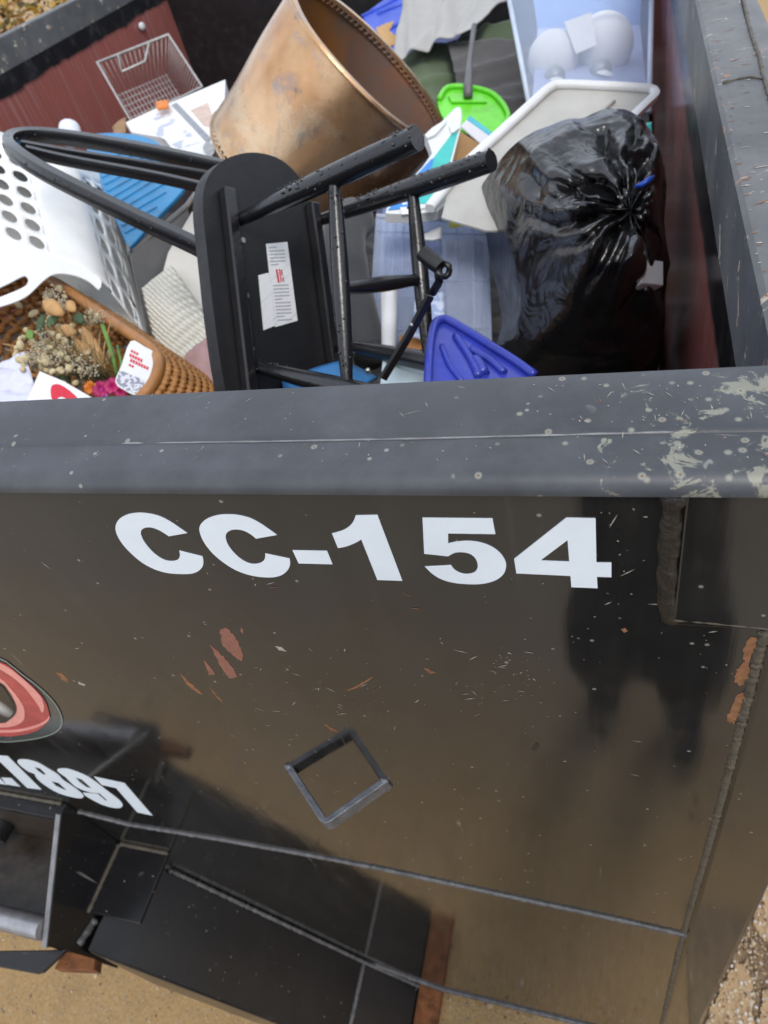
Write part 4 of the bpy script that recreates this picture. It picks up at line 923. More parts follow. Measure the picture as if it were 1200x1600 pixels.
# --- blue board, tan card, covered bundle at the back
M_RBLUE = simple('royal_blue_plastic', (0.025, 0.075, 0.55), .35, 0, .2, 8, dirt=.2, dirtc=(.15, .2, .5))
BBP = Plane((575, 40, 2.8), (690, -20, 2.9), (640, 70, 2.65))
bbd = thing('blue_board', 'royal blue plastic board behind the steel drum', 'board', W(620, 80, 2.45))
build('panel', G().slab([BBP.L([(566, 24), (640, -30), (720, -60), (720, 60), (600, 100)])], -BBP.n * .03), M_RBLUE, bbd, bevel=.004)
for a, b in (((590, 22), (690, -20)), ((600, 48), (690, 12)), ((566, 26), (690, -38))):
    build('board_rib', G().sweep([BBP.U(*a), BBP.U(*b)], .008, 6), M_RBLUE, bbd, smooth=True)
TNP = Plane((590, 40, 2.55), (640, 60, 2.55), (610, 30, 2.6))
tag(build('torn_cardboard', G().slab([TNP.L(jag([(588, 44), (598, 38), (616, 32), (608, 48), (622, 58), (618, 70), (600, 72)], .8, 4))], -TNP.n * .004), simple('tan_cardboard', (.55, .34, .15), .85, 0, .2, 20)), 'torn tan cardboard corner between steel drum and blue board', 'cardboard')
def cloth_mat(name, c, sc=160):
    t = NT(name); n = t.noise(sc, 3, .7)
    t.set('Base Color', t.mix(t.noise(5, 5), c, tuple(q * .72 for q in c))); t.set('Roughness', .95); t.bump(n, .5, .002); t.set('Sheen Weight', .2); return t.m
def drape(px, n, folds, amp, seed, amp2=.01):
    a, b, c, d = [W(*p) for p in px]; nn = (b - a).cross(d - a).normalized()
    if nn.dot(CAM - a) < 0: nn = -nn
    def p(u, v):
        q = a.lerp(b, u).lerp(d.lerp(c, u), v)
        h = sum(math.exp(-((u * math.cos(t_) + v * math.sin(t_) - o_) / w_) ** 2) * k_ for (t_, o_, w_, k_) in folds)
        return q + nn * (amp * h + amp2 * noise.noise(q * 9 + Vector((seed, 0, 0))) + amp2 * .4 * noise.noise(q * 25))
    return G().grid(p, n, n)
bd = thing('covered_bundle', 'bundle wrapped in a green and grey tent bag behind the green dustpan', 'bundle', W(730, 190, 2.2))
build('green_cover', drape([(630, 85, 2.5), (800, 30, 2.45), (830, 210, 2.25), (640, 200, 2.3)], 36, [(0, .45, .05, -.6), (.2, .75, .05, .5), (1.3, .55, .04, .6), (1.2, .8, .05, .4), (.0, .2, .1, .5)], .035, 3), cloth_mat('olive_green_nylon', (0.10, 0.14, 0.075)), bd, smooth=True, solid=.002)
build('grey_cover', drape([(700, 66, 2.38), (815, 60, 2.38), (825, 195, 2.2), (722, 175, 2.2)], 30, [(1.3, .5, .04, .8), (1.25, .72, .05, -.5), (1.4, .9, .05, .5), (1.1, .3, .05, .4)], .022, 5), cloth_mat('charcoal_nylon', (0.09, 0.085, 0.085)), bd, smooth=True, solid=.002)
gcl = drape([(612, 100, 2.42), (735, 46, 2.30), (838, -40, 2.55), (640, -45, 2.6)], 40, [(.3, .25, .06, .8), (.2, .45, .05, -.7), (.25, .6, .07, .7), (.9, .9, .1, .5), (-.3, .3, .05, .5), (.5, .7, .03, -.6), (.1, .8, .04, .6)], .022, 7)
tag(build('grey_blanket', gcl, cloth_mat('pale_grey_fleece', (0.42, 0.415, 0.40)), smooth=True, solid=.004), 'pale grey fleece blanket lying over the green tent bag', 'blanket')

# --- green dustpan
M_LIME = simple('lime_green_plastic', (0.16, 0.72, 0.035), .35, 0, .18, 10, dirt=.35)
DP = Plane((690, 160, 2.02), (795, 190, 1.94), (740, 150, 2.04))
dp = thing('dustpan', 'lime green dustpan with a long grey handle', 'dustpan', W(740, 210, 1.78))
pan_o = smooth_loop([(684, 158), (690, 148), (700, 137), (735, 138), (748, 142), (772, 150), (790, 168), (796, 185), (785, 202), (768, 216), (740, 208), (705, 196), (690, 180)], 3)
build('pan', G().slab([DP.L(pan_o)], -DP.n * .008), M_LIME, dp, bevel=.003)
build('pan_rim', G().sweep([p + DP.n * .006 for p in DP.L(smooth_loop([(686, 158), (700, 140), (735, 140), (772, 152), (794, 184), (780, 208)], 4, False))], .008, 6), M_LIME, dp, smooth=True)
build('pan_step', G().slab([DP.L([(700, 148), (712, 146), (755, 148), (762, 158), (705, 158)], .008)], -DP.n * .007), M_LIME, dp, bevel=.003)
M_GRH = simple('grey_handle', (0.14, 0.14, 0.145), .45, 0, .2, 30)
build('handle', G().sweep([W(731, 150, 2.0), W(732, 128, 2.03), W(733, 100, 2.07), W(737, 70, 2.1), W(741, 40, 2.13)], [.0125, .0125, .0085, .0075, .0085], 10), M_GRH, dp, smooth=True)
build('handle_socket', G().hexa([DP.U(x, y, .004) for x, y in ((724, 150), (739, 150), (739, 128), (724, 128))], [DP.U(x, y, .02) for x, y in ((724, 150), (739, 150), (739, 128), (724, 128))]), M_GRH, dp, bevel=.003)

# --- carton flap and teal packet
M_TEAL = simple('teal_print', (0.03, 0.50, 0.46), .3, 0, .2, 20); M_PBL = simple('blue_print', (0.02, 0.24, 0.70), .3, 0, .2, 20)
BXP = Plane((716, 205, 1.7), (768, 230, 1.66), (705, 265, 1.55))
bx1 = thing('open_carton', 'open brown cardboard carton with a white flap under the green dustpan', 'carton', W(735, 270, 1.6))
build('carton_side', G().slab([BXP.L([(716, 203), (757, 230), (742, 262), (690, 300), (700, 262)])], -BXP.n * .004), simple('brown_cardboard', (.36, .20, .075), .85, 0, .2, 15), bx1)
flap = build('carton_flap', G().slab([BXP.L([(720, 197), (732, 184), (768, 212), (768, 226), (757, 229)], .004)], -BXP.n * .003), simple('white_flap', (.68, .67, .70), .5, 0, .08, 15), bx1)
build('flap_edge', G().slab([BXP.L([(730, 186), (734, 180), (769, 207), (768, 213)], .006)], -BXP.n * .002), simple('cyan_print', (.05, .5, .62), .4), flap)
PKP = Plane((720, 175, 1.62), (700, 250, 1.5), (650, 280, 1.45))
pk = thing('teal_packet', 'teal, blue and white plastic packet beside the drum mouth', 'packet', W(650, 330, 1.45))
pbase = build('packet_film', G().slab([PKP.L(smooth_loop([(664, 210), (690, 190), (712, 168), (721, 172), (720, 200), (706, 255), (695, 320), (668, 332), (612, 334), (604, 326), (640, 282), (675, 240)], 2))], -PKP.n * .02), simple('white_packet_film', (.70, .72, .72), .25, 0, .1, 30), pk, bevel=.003)
build('teal_panel', G().slab([PKP.L([(705, 210), (716, 205), (702, 258), (690, 304), (668, 318), (640, 318), (676, 248)], .001)], -PKP.n * .0008), M_TEAL, pbase)
build('blue_panel', G().slab([PKP.L([(674, 248), (678, 248), (668, 282), (655, 312), (652, 322), (625, 326), (606, 328), (640, 285)], .0018)], -PKP.n * .0008), M_PBL, pbase)
for l in ([(625, 324), (637, 323), (641, 334), (628, 335)], [(640, 325), (668, 318), (669, 323), (642, 331)], [(628, 317), (636, 316), (636, 319), (629, 320)]):
    build('white_print', G().slab([PKP.L(l, .0026)], -PKP.n * .0006), M_PAPER, pbase)
for l in ([(664, 211), (690, 190), (699, 184), (696, 192), (680, 210), (668, 215)], [(702, 196), (712, 171), (720, 170), (718, 200), (706, 208)]):
    build('crimped_edge', G().slab([PKP.L(l, .006)], -PKP.n * .004), clear_mat('crimp_film', (.7, .72, .72), .95), pk)

# --- big white lid
LP = Plane((860, 140, 1.62), (1022, 150, 1.60), (700, 300, 1.40))
wl_ = thing('storage_lid', 'large white storage tote lid standing on edge behind the black trash bag', 'lid', W(720, 330, 1.4))
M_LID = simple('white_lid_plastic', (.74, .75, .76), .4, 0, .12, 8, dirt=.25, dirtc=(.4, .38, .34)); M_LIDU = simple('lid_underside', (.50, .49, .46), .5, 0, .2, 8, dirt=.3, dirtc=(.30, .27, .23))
lid_px = [(700, 296), (730, 262), (830, 170), (862, 141), (880, 134), (1010, 140), (1022, 148), (1022, 156), (985, 190), (940, 240), (900, 300), (860, 360), (760, 360), (690, 340)]
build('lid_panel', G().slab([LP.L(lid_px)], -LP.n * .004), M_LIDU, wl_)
edge = LP.L(smooth_loop([(672, 330), (700, 294), (730, 260), (780, 214), (830, 168), (858, 143), (878, 137), (940, 139), (1008, 143), (1020, 148), (1019, 156), (1000, 174), (978, 196)], 4, False))
build('lid_lip', G().sweep([p + LP.n * .006 for p in edge], 1.0, section=[(-.010, -.007), (.005, -.008), (.009, -.004), (.009, .004), (.005, .008), (-.010, .007)], up=LP.n), M_LID, wl_, smooth=True, autos=50)
build('lid_rib', G().sweep([LP.U(905, 205, .003), LP.U(960, 158, .003)], .004, 6), M_LIDU, wl_, smooth=True)

# --- clear tote with white globes
M_TOTE = clear_mat('milky_blue_tote', (.58, .68, .92), .15, .15)
tt = thing('clear_tote', 'milky blue clear plastic tote at the back right holding two white globes', 'tote', W(910, 160, 2.1))
fa = [W(795, -5, 1.95), W(1018, -5, 1.95), W(1014, 175, 1.86), W(830, 180, 1.84)]
back = [W(812, -150, 2.45), W(1008, -150, 2.45), W(1000, 40, 2.35), W(840, 45, 2.33)]
for q in ([0, 1, 2, 3],): build('tote_front', G().add([fa[k] for k in q], [(0, 1, 2, 3)]), M_TOTE, tt, solid=.003)
build('tote_side', G().add([fa[0], fa[3], back[3], back[0]], [(0, 1, 2, 3)]), M_TOTE, tt, solid=.003)
build('tote_side', G().add([fa[1], fa[2], back[2], back[1]], [(0, 1, 2, 3)]), M_TOTE, tt, solid=.003)
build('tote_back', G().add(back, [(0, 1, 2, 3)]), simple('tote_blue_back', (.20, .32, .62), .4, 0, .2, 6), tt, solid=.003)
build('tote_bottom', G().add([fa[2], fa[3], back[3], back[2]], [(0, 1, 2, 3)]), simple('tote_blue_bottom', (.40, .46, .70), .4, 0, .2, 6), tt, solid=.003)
build('tote_rim', G().sweep([fa[0] + cdir(0, -.01, 0), fa[1] + cdir(0, -.01, 0)], .012, 8), clear_mat('tote_rim', (.5, .62, .85), .8), tt, smooth=True)
for a, b in ((0, 3), (1, 2)): build('tote_edge', G().sweep([fa[a], fa[b]], .007, 8), clear_mat('tote_edge_%d' % a, (.62, .70, .88), .7), tt, smooth=True)
M_GLOBE = simple('matt_white_globe', (.72, .71, .71), .6, 0, .06, 6)
for (x, y, d_, r_g, nm) in ((864, 90, 2.08, .072, 'white globe at the left in the clear tote'), (942, 72, 2.10, .088, 'larger white globe at the right in the clear tote')):
    gl = thing('white_globe', nm, 'globe', W(x, y + 35, d_))
    build('globe', G().ball(W(x, y, d_), (r_g, r_g * .9, r_g), 24, 16), M_GLOBE, gl, smooth=True)
    p = W(x + (2 if x < 900 else -4), y + r_g * 460, d_ - .05)
    build('collar', G().sweep([p + cdir(0, -.01, .03), p + cdir(0, .004, -.012), p + cdir(0, .012, -.02)], [.030, .030, .014], 16), simple('grey_collar', (.33, .35, .37), .4, .3, .2, 20), gl, smooth=True)
    build('tassel', leaf(p + cdir(-.02, .02, -.03), p + cdir(.03, .03, -.03), .008), M_PAPER, gl, smooth=True)
WCP = Plane((885, 35, 2.0), (925, 20, 2.0), (930, 90, 2.02))
tag(build('white_card', G().slab([WCP.L([(882, 34), (924, 19), (932, 70), (900, 84)])], -WCP.n * .004), M_PAPER), 'white card standing between the two globes in the clear tote', 'card')

# --- black trash bags
def bag_mat(name, rough=.10):
    t = NT(name); t.set('Base Color', (.007, .007, .008)); t.set('Roughness', t.mix(t.noise(9, 4), (rough * .9,) * 3, (rough * 2.6,) * 3)); t.set('IOR', 1.6)
    pv = t.bump(t.noise(9, 3, .6, dist=1.5), .3, .02); t.bump(t.noise(1.0, 4, .65, t.map((60, 60, 14), (.6, .5, .3)), dist=.8), .15, .004, pv); return t.m
M_BAG = bag_mat('shiny_black_bag')
KN = Vector((985, 328)); kd = 1.13
bag_o = smooth_loop([(748, 305), (775, 262), (812, 222), (868, 196), (905, 192), (935, 184), (975, 186), (1002, 200), (1022, 232), (1032, 300), (1036, 400), (1034, 460), (1030, 520), (1000, 580), (900, 600), (815, 585), (778, 545), (784, 500), (770, 430), (757, 360)], 6)
NB = len(bag_o)
FACES = [Plane((985, 328, 1.13), (880, 330, 1.13), (935, 188, 1.26)), Plane((815, 226, 1.23), (884, 380, 1.125), (748, 305, 1.38)),
         Plane((812, 497, 1.17), (893, 467, 1.105), (915, 590, 1.25)), Plane((1000, 447, 1.10), (893, 467, 1.105), (960, 590, 1.26)), Plane((1010, 240, 1.19), (1004, 400, 1.12), (1036, 330, 1.25))]
def bag_depth(x, y):
    ds = [(f_.U(x, y) - CAM).dot(FW) for f_ in FACES]; m_ = max(ds); k_ = 170.0
    return m_ + math.log(sum(math.exp(k_ * (q - m_)) for q in ds)) / k_
def bag1(u, v):
    i = int(u * NB) % NB; x, y = bag_o[i]; ox, oy = x - KN.x, y - KN.y; rpx = math.hypot(ox, oy)
    th = math.atan2(oy, ox); px, py = KN.x + ox * v, KN.y + oy * v
    d_ = bag_depth(px, py) + .05 * max(0, v - .86) / .14
    rr = v * rpx
    pl = abs(math.sin(th * 4.5 + 2.0 * noise.noise(Vector((th * 1.6, rr * .012, 0))))) ** .8 + .7 * abs(math.sin(th * 8 + 1.3 + 2.4 * noise.noise(Vector((th * 2, rr * .014, 5)))))
    d_ += -.044 * pl * math.exp(-((rr - 58) / 105) ** 2) - .02 * math.exp(-(rr / 18) ** 2)
    q = W(px, py, d_)
    flank = min(1.0, max(.55, .55 + (px - 860) / 60))
    c1 = 1 - abs(noise.noise(q * 7 + Vector((3, 1, 0)))) * 2; c2_ = 1 - abs(noise.noise(q * 15 + Vector((1, 7, 0)))) * 2; c3 = 1 - abs(noise.noise(q * 34)) * 2
    return q - FW * (flank * (.022 * c1 + .011 * c2_ + .0035 * c3) * min(1, v * 4))
tb = thing('trash_bag', 'shiny black trash bag tied in a pleated knot at the right wall', 'bag', W(900, 500, 1.3))
build('bag_body', G().grid(bag1, NB, 90, closed_u=True), M_BAG, tb, smooth=True, weld=True)
def bagback(u, v):
    i = int(u * NB) % NB; x, y = bag_o[i]; e_ = bag1(u, 1.0); c_ = W(900, 360, 1.52)
    s_ = math.sin(v * math.pi / 2); return e_.lerp(c_, 1 - math.cos(v * math.pi / 2)) + FW * (.10 * s_)
build('bag_back', G().grid(bagback, NB, 8, closed_u=True), M_BAG, tb, smooth=True, weld=True)
kg = G()
rk = random.Random(4)
for k in range(9):
    th = k * .7 + rk.uniform(-.2, .2); c_ = W(KN.x, KN.y, kd - .04)
    lf = leaf(c_, c_ + cdir(math.cos(th) * .03, math.sin(th) * .03, -.018 - .015 * rk.random()), .009, .8); kg.add(lf.v, lf.f)
kg.ball(W(KN.x - 1, KN.y, kd - .035), (.011, .011, .013), 10, 8, fn=lambda d: 1 + .25 * noise.noise(Vector(d) * 3))
build('knot', kg, M_BAG, tb, smooth=True, solid=.0012)
build('drawstring', G().sweep([W(993, 292, 1.06), W(1004, 288, 1.05), W(1014, 281, 1.05), W(1021, 276, 1.06)], [.003, .0045, .0045, .003], 6), simple('blue_drawstring', (.01, .07, .45), .3), tb, smooth=True)
def bag2(d):
    return 1 + .10 * noise.noise(Vector(d) * 2.2 + Vector((4, 0, 0))) + .05 * noise.noise(Vector(d) * 6) + .018 * noise.noise(Vector(d) * 15)
c2 = W(905, 560, 1.62)
tb2 = tag(build('trash_bag', G().ball(c2, (.17, .17, .13), 60, 40, fn=bag2), bag_mat('dull_black_bag', .22), smooth=True), 'darker slack black trash bag underneath the knotted one', 'bag')
WBP = Plane((1000, 365, 1.085), (1036, 412, 1.10), (1005, 440, 1.055))
tag(build('white_box', G().slab([WBP.L([(992, 362), (1000, 372), (1014, 405), (1037, 408), (1037, 446), (1003, 442), (997, 405)], 0), ], -WBP.n * .02), M_PAPER, bevel=.002), 'small white box squeezed between the knotted trash bag and right wall', 'box')
tag(build('cardboard_box', G().hexa([W(x, y, d) for x, y, d in ((965, 560, 1.6), (1006, 556, 1.6), (1010, 640, 1.55), (965, 640, 1.55))], [W(x, y, d) for x, y, d in ((972, 545, 1.75), (1000, 545, 1.75), (1005, 560, 1.8), (972, 560, 1.8))]), simple('kraft_box', (.42, .22, .07), .8, 0, .2, 15), bevel=.003), 'small kraft cardboard box low beside the right wall', 'box')
OBP = Plane((760, 530, 1.2), (772, 560, 1.18), (780, 540, 1.2))
tag(build('orange_card', G().slab([OBP.L([(760, 530), (772, 540), (776, 556), (770, 562), (764, 552)])], -OBP.n * .004), simple('orange_card_mat', (.60, .24, .04), .7)), 'sliver of orange card between the blue lid and the trash bag', 'card')

# --- blue crate seen through the chair legs
M_CRATE = clear_mat('pale_blue_crate', (.46, .54, .74), .30, .2)
cr_t = thing('blue_crate', 'translucent pale blue crate behind the chair legs', 'crate', W(680, 530, 1.5))
ca, cb, cc, cd = W(588, 338, 1.55), W(762, 345, 1.55), W(768, 540, 1.42), W(575, 545, 1.42)
def crf(u, v): return ca.lerp(cb, u).lerp(cd.lerp(cc, u), v)
build('crate_front', G().holed(crf, 8, 8, .46, .40, seg=4, skip=lambda i, j: True), M_CRATE, cr_t, smooth=False, weld=True, solid=.003)
cba, cbb = W(600, 300, 1.85), W(745, 300, 1.85)
build('crate_side', G().add([ca, cba, cba + (cd - ca), cd], [(0, 1, 2, 3)]), M_CRATE, cr_t, solid=.003)
build('crate_side', G().add([cb, cbb, cbb + (cc - cb), cc], [(0, 1, 2, 3)]), M_CRATE, cr_t, solid=.003)
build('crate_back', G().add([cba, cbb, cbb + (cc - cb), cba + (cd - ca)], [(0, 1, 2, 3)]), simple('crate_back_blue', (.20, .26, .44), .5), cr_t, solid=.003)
build('crate_rim', G().sweep([ca, cb], .006, 6), clear_mat('crate_rim_mat', (.5, .55, .70), .8), cr_t, smooth=True)
for k in (1, 4, 7):
    build('crate_rib', G().sweep([crf(.02, k / 8) - FW * .002, crf(.98, k / 8) - FW * .002], .0022 if k != 4 else .005, 6), M_CRATE, cr_t, smooth=True)
for x in (605, 632, 660, 688, 716): build('crate_rib', G().sweep([crf((x - 588) / 178, .05) - FW * .002, crf((x - 588) / 178, .5) - FW * .002], .0025, 6), M_CRATE, cr_t, smooth=True)
tag(build('blue_cloth', sheet([(600, 370, 1.66), (690, 372, 1.66), (690, 450, 1.58), (600, 450, 1.58)], 20, .03, 14, 12), cloth_mat('mid_blue_cloth', (.12, .18, .42)), smooth=True, solid=.003), 'bunched mid blue cloth inside the translucent blue crate', 'cloth')
tag(build('white_packet', sheet([(695, 375, 1.62), (755, 385, 1.60), (752, 520, 1.50), (700, 520, 1.50)], 16, .03, 12, 15), simple('grey_white_packet', (.40, .42, .50), .5, 0, .5, 14), smooth=True, solid=.003), 'greyish packet at the right inside the translucent blue crate', 'packet')
for x in (618, 742): build('crate_rib', G().sweep([crf((x - 588) / 178, .05), crf((x - 588) / 178, .98)], .004, 6), M_CRATE, cr_t, smooth=True)
tag(build('white_bag', sheet([(650, 368, 1.44), (690, 355, 1.46), (690, 374, 1.43), (652, 378, 1.42)], 8, .008, 30), M_PAPER, smooth=True, solid=.004), 'folded white paper lying on the rim of the blue crate', 'paper')
tag(build('yellow_tag', G().slab([[W(702, 347, 1.5), W(721, 344, 1.5), W(721, 354, 1.49), W(702, 356, 1.49)]], FW * .002), simple('yellow_tag_mat', (.75, .70, .04), .5)), 'small yellow tag on the rim of the blue crate', 'tag')
tag(build('checked_cloth', sheet([(648, 468, 1.36), (692, 460, 1.38), (696, 532, 1.3), (644, 530, 1.3)], 14, .014, 25, 9), print_mat('checked_cloth_print', (.52, .57, .72), (.30, .38, .58), 60, 60, (.5, .3, .2), .5), smooth=True, solid=.003), 'crumpled pale blue checked cloth behind the chair legs', 'cloth')
cup = thing('white_cup', 'tall white cup standing behind the chair leg stretcher', 'cup', W(608, 540, 1.28))
build('cup_body', G().sweep([W(607, 548, 1.27), W(608, 500, 1.29), W(608, 448, 1.32), W(608, 443, 1.32)], [.0125, .0145, .0165, .0170], 20), M_PAPER, cup, smooth=True, autos=60)
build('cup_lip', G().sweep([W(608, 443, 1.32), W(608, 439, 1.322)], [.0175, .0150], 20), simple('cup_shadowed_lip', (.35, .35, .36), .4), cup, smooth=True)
slv = [W(555, 335, 1.5), W(535, 365, 1.45), (W(548, 430, 1.42)), W(562, 490, 1.38), W(580, 560, 1.32)]
tag(build('coat_sleeve', G().sweep([W(*p) for p in smooth_loop([(562, 338, 1.52), (538, 362, 1.47), (545, 430, 1.43), (560, 490, 1.38), (580, 560, 1.32)], 5, False)], [.035, .042, .046, .047, .047, .046, .045, .044, .043, .043, .042, .041, .040, .040, .039, .038, .037, .036, .035, .034, .033], 16), cloth_mat('charcoal_fleece', (.055, .056, .06), 90), smooth=True), 'charcoal fleece sleeve hanging behind the chair seat', 'sleeve')
tag(build('grey_fabric', sheet([(518, 470, 1.5), (570, 460, 1.5), (600, 560, 1.38), (520, 545, 1.38)], 12, .02, 18, 3), cloth_mat('dark_violet_grey', (.07, .07, .085)), smooth=True, solid=.004), 'dark violet-grey fabric under the charcoal sleeve', 'fabric')
tag(build('blue_sheet', sheet([(440, 590, 1.2), (540, 562, 1.25), (590, 590, 1.22), (450, 660, 1.1)], 10, .004, 12, 3), simple('mid_blue_card', (.04, .20, .48), .5, 0, .1, 8), smooth=True, solid=.003), 'blue card sheet lying under the chair stretchers', 'card')
tag(build('pale_sheet', sheet([(598, 560, 1.2), (640, 566, 1.22), (700, 585, 1.16), (590, 640, 1.08)], 10, .004, 12, 5), simple('pale_cyan_paper', (.55, .68, .74), .5, 0, .1, 8), smooth=True, solid=.002), 'pale cyan paper sheet beside the blue lid', 'paper')
tag(build('orange_box', G().hexa([W(x, y, d) for x, y, d in ((622, 528, 1.34), (672, 526, 1.34), (676, 552, 1.28), (630, 549, 1.28))], [W(x, y, d) for x, y, d in ((628, 522, 1.45), (672, 520, 1.45), (676, 545, 1.4), (634, 545, 1.4))]), simple('orange_kraft', (.55, .24, .06), .7, 0, .15, 12), bevel=.002), 'orange brown carton lying behind the chair stretcher', 'carton')
tag(build('kraft_strip', sheet([(640, 570, 1.26), (690, 575, 1.25), (690, 590, 1.22), (645, 585, 1.22)], 5, .004, 12, 5), simple('kraft_strip_mat', (.50, .22, .06), .7), smooth=True, solid=.003), 'strip of kraft card under the pale cyan paper', 'card')
# folding stand: black strut with a clamp knob
st = thing('folding_stand', 'black folding stand strut with a clamp crossing the chair stretchers', 'stand', W(598, 592, 1.06))
M_STR = simple('black_strut', (.012, .012, .013), .35, 0, .3, 40)
build('strut', G().sweep([W(598, 592, 1.05), W(640, 522, 1.03), W(672, 462, 1.0)], 1.0, section=[(-.0035, -.006), (.0035, -.006), (.0035, .006), (-.0035, .006)]), M_STR, st, bevel=.001)
build('clamp', G().sweep([W(661, 395, .97), W(672, 405, .965), W(688, 418, .96)], [.0115, .012, .0105], 14), M_STR, st, smooth=True, autos=50)
build('clamp_ring', G().sweep([W(692, 422, .965) + cdir(math.cos(k * .5236) * .009, math.sin(k * .5236) * .009, .003 * math.sin(k)) for k in range(12)], .0045, 8, closed=True), M_STR, st, smooth=True)
build('clamp_stem', G().sweep([W(684, 416, .965), W(686, 440, .98), W(676, 458, 1.0)], .006, 8), M_STR, st, smooth=True)
build('bolt', G().ball(W(643, 508, 1.02), .004, 8, 6), M_SCREW, st, smooth=True)
build('bolt', G().ball(W(575, 579, 1.04), .0045, 8, 6), M_SCREW, st, smooth=True)
# --- blue lid in front
M_IND = simple('indigo_blue_plastic', (0.035, 0.055, 0.42), .25, 0, .3, 10, dirt=.3, dirtc=(.12, .14, .4))
IP = Plane((690, 505, 1.08), (815, 580, 1.0), (668, 600, .98))
il = thing('indigo_lid', 'indigo blue plastic lid propped against the front rail', 'lid', W(740, 620, .98))
il_o = smooth_loop([(668, 600), (671, 550), (678, 512), (692, 502), (702, 504), (760, 540), (800, 566), (830, 588), (840, 620), (760, 660), (668, 660)], 3)
build('lid_panel', G().slab([IP.L(il_o)], -IP.n * .004), M_IND, il, bevel=.001)
build('lid_edge', G().sweep([p + IP.n * .004 for p in IP.L(smooth_loop([(667, 640), (669, 590), (672, 545), (679, 511), (691, 502), (703, 505), (735, 524), (770, 546), (805, 568), (835, 590)], 4, False))], [.0068] * 37, 8), M_IND, il, smooth=True)
for l, w_ in (([(712, 524), (735, 560), (748, 588)], .006), ([(742, 562), (750, 572), (756, 584)], .009), ([(690, 540), (702, 570), (722, 596)], .004), ([(735, 545), (762, 560), (788, 582)], .006)):
    build('lid_ridge', G().sweep([IP.U(x, y, .002) for x, y in smooth_loop(l, 4, False)], w_, 8), M_IND, il, smooth=True)
tag(build('teal_scrap', sheet([(1008, 195, 1.4), (1018, 190, 1.4), (1018, 215, 1.38), (1010, 212, 1.38)], 5, .004, 20), M_TEAL, smooth=True, solid=.003), 'teal scrap between the trash bag and the right wall', 'scrap')

# ------------------------------------------------------------------ autumn shrub beyond the left wall
rsb = random.Random(5)
def shrub(cx, cy, label, n, seed):
    r = random.Random(seed); t = thing('shrub', label, 'shrub', (cx, cy, 0), 'autumn shrubs beyond the dumpster')
    ms = [simple('autumn_leaf_%d_%d' % (seed, k), c, .7, 0, .3, 30) for k, c in enumerate(((.55, .33, .03), (.36, .15, .03), (.20, .17, .03), (.45, .24, .05), (.10, .08, .03)))]
    gg = G()
    for k in range(n):
        a = r.uniform(0, 6.28); z = r.uniform(.3, 2.25); rr = .75 * math.sqrt(r.random()) * (1 - .25 * abs(z - 1.2))
        p = Vector((cx + rr * math.cos(a), cy + rr * math.sin(a), z)); s_ = r.uniform(.02, .045)
        u = Vector((r.uniform(-1, 1), r.uniform(-1, 1), r.uniform(-.6, .6))).normalized(); w = u.cross(Vector((r.uniform(-1, 1), r.uniform(-1, 1), 1))).normalized()
        gg.add([p - u * s_, p + w * s_ * .5, p + u * s_, p - w * s_ * .5], [(0, 1, 2, 3)], r.randrange(5))
    build('foliage', gg, ms, t)
    sg = G()
    for k in range(9):
        a = r.uniform(0, 6.28); b = Vector((cx, cy, 0)); e = b + Vector((.5 * math.cos(a), .5 * math.sin(a), r.uniform(1.3, 2)))
        sg.sweep([b, b.lerp(e, .5) + Vector((0, 0, .2)), e], [.02, .013, .004], 6)
    build('stems', sg, simple('shrub_bark_%d' % seed, (.10, .07, .045), .9), t, smooth=True)
shrub(-3.9, 4.4, 'golden autumn shrub nearest the far left rim of the dumpster', 5200, 1)
shrub(-5.2, 5.4, 'golden brown shrub further back beyond the left rim', 4200, 2)
shrub(-4.9, 3.4, 'autumn shrub at the left picture edge beyond the rim', 4200, 3)

# ------------------------------------------------------------------ the photographer, mirrored in the gloss paint
def person_mat():
    t = NT('photographer_clothes')
    x, y, z = t.sep(0), t.sep(1), t.sep(2)
    jeans = t.mix(t.noise(200, 3), (0.010, 0.013, 0.022), (0.016, 0.02, 0.032)); coat = t.mix(t.noise(30, 4), (0.008, 0.008, 0.009), (0.014, 0.014, 0.016))
    c = t.mix(t.math('GREATER_THAN', z, 0.92), jeans, coat)
    skin = (0.42, 0.24, 0.16)
    head = t.math('MULTIPLY', t.math('GREATER_THAN', z, 1.50), t.math('LESS_THAN', y, -0.62))
    head = t.math('MULTIPLY', head, t.math('LESS_THAN', t.math('ABSOLUTE', t.math('SUBTRACT', x, 0.06)), 0.115))
    hand = t.math('MULTIPLY', t.math('GREATER_THAN', z, 2.13), t.math('GREATER_THAN', y, -0.52))
    c = t.mix(t.math('MAXIMUM', head, hand), c, skin)
    c = t.mix(t.math('LESS_THAN', z, 0.085), c, (0.012, 0.012, 0.012))
    t.set('Base Color', c); t.set('Roughness', 0.8); return t.m
per = thing('person', 'person in dark jacket and jeans mirrored in the front wall, holding a phone up', 'person', (0.06, -0.8, 0))
V, E, RD_ = [], [], []
def jn(p, r, prev=None):
    V.append(tuple(p)); RD_.append(r); i = len(V) - 1
    if prev is not None: E.append((prev, i))
    return i
pel = jn((.065, -.62, .95), (.17, .125)); wst = jn((.06, -.66, 1.10), (.145, .10), pel); che = jn((.055, -.70, 1.30), (.165, .115), wst)
nkb = jn((.055, -.73, 1.46), (.085, .075), che); nk = jn((.055, -.735, 1.53), (.052, .055), nkb); hd = jn((.06, -.725, 1.62), (.078, .088), nk); ht = jn((.06, -.73, 1.72), (.072, .085), hd)
hend = jn((.06, -.735, 1.765), (.035, .045), ht)
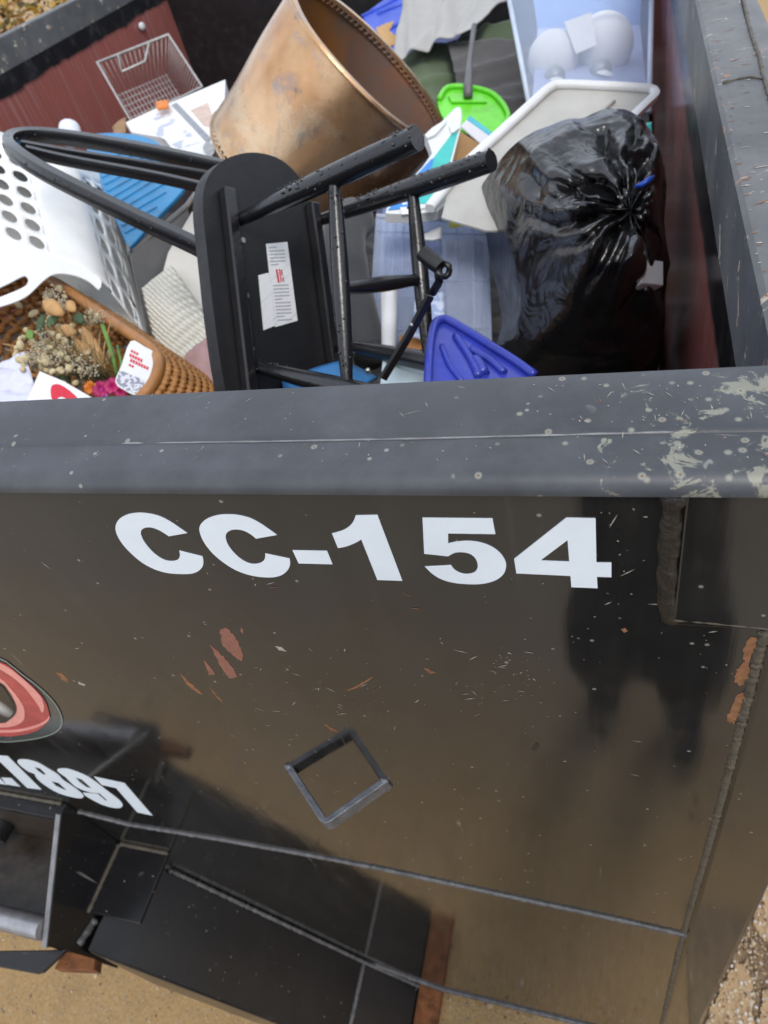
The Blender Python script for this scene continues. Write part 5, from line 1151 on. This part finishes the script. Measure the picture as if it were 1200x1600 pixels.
for s_, foot in ((-1, (-.04, -.95)), (1, (.185, -.86))):
    hp = jn((.055 + s_ * .10, -.63, .87), (.112, .112), pel); kx = (.055 + s_ * .095 + foot[0]) / 2; ky = (-.62 + foot[1]) / 2 + .03
    kn = jn((kx, ky, .48), (.075, .078), hp); cf = jn((foot[0], foot[1] - .01, .30), (.066, .07), kn); an = jn((foot[0], foot[1], .09), (.055, .055), cf)
    he = jn((foot[0], foot[1] - .03, .045), (.042, .04), an); to = jn((foot[0] + s_ * .02, foot[1] + .16, .04), (.045, .035), an)
    sh = jn((.055 + s_ * .185, -.735, 1.44), (.07, .07), nkb); el = jn((.055 + s_ * .22, -.54, 1.72), (.05, .05), sh)
    wr = jn((.0 + s_ * .085, -.425, 2.145), (.032, .028), el); pa = jn((.0 + s_ * .066, -.405, 2.205), (.036, .02), wr)
    for k in range(4):
        b0 = Vector((s_ * (.062 - .004 * k), -.392 - .004 * k, 2.225 + .012 * k - .008)); k1 = jn(b0, (.0095, .0095), pa)
        k2 = jn(b0 + Vector((-s_ * .018, .020, .018)), (.0088, .0088), k1); jn(b0 + Vector((-s_ * .036, .022, .024 - .004 * k)), (.0078, .0078), k2)
    th1 = jn((s_ * .052, -.425, 2.215), (.0115, .0115), pa); jn((s_ * .030, -.425, 2.245), (.0095, .0095), th1)
pm_ = bpy.data.meshes.new('body'); pm_.from_pydata(V, E, []); pm_.materials.append(person_mat())
body = bpy.data.objects.new('body', pm_); col.objects.link(body); body.parent = per; body.matrix_parent_inverse = Matrix.Translation(-per.location)
sk = body.modifiers.new('skin', 'SKIN'); sk.use_smooth_shade = True
sv = pm_.skin_vertices[0].data if pm_.skin_vertices else None
if sv is None:
    bm_ = bmesh.new(); bm_.from_mesh(pm_); bm_.verts.layers.skin.verify(); bm_.to_mesh(pm_); bm_.free(); sv = pm_.skin_vertices[0].data
for i, q in enumerate(RD_): sv[i].radius = q
sv[pel].use_root = True
sb = body.modifiers.new('smooth', 'SUBSURF'); sb.levels = 1; sb.render_levels = 1
build('hair', G().ball((.06, -.745, 1.70), (.092, .098, .10), 20, 14, fn=lambda d: 1 + .05 * noise.noise(Vector(d) * 5) - (.28 if d[1] > .35 and d[2] < .45 else 0)), simple('dark_hair', (.02, .013, .009), .6, 0, .4, 80), per, smooth=True)
build('nose', G().ball((.06, -.638, 1.63), (.014, .018, .022), 10, 8), simple('skin_tone', (.42, .24, .16), .5), per, smooth=True)
ph = thing('phone', 'dark phone held up by the mirrored person', 'phone', CAM - FW * .03 + D_ * .06)
pcen = CAM - FW * .016 + D_ * .055 + R * .015
qq = [pcen + R * a + D_ * b for a, b in ((-.038, -.08), (.038, -.08), (.038, .08), (-.038, .08))]
build('phone_body', G().hexa(qq, [p - FW * .008 for p in qq]), simple('dark_glass', (.01, .01, .012), .1), ph, bevel=.003)
build('phone_screen', G().hexa([p.lerp(pcen, .05) - FW * .0082 for p in qq], [p.lerp(pcen, .05) - FW * .0088 for p in qq]), simple('screen_glass', (.02, .02, .022), .05), ph)
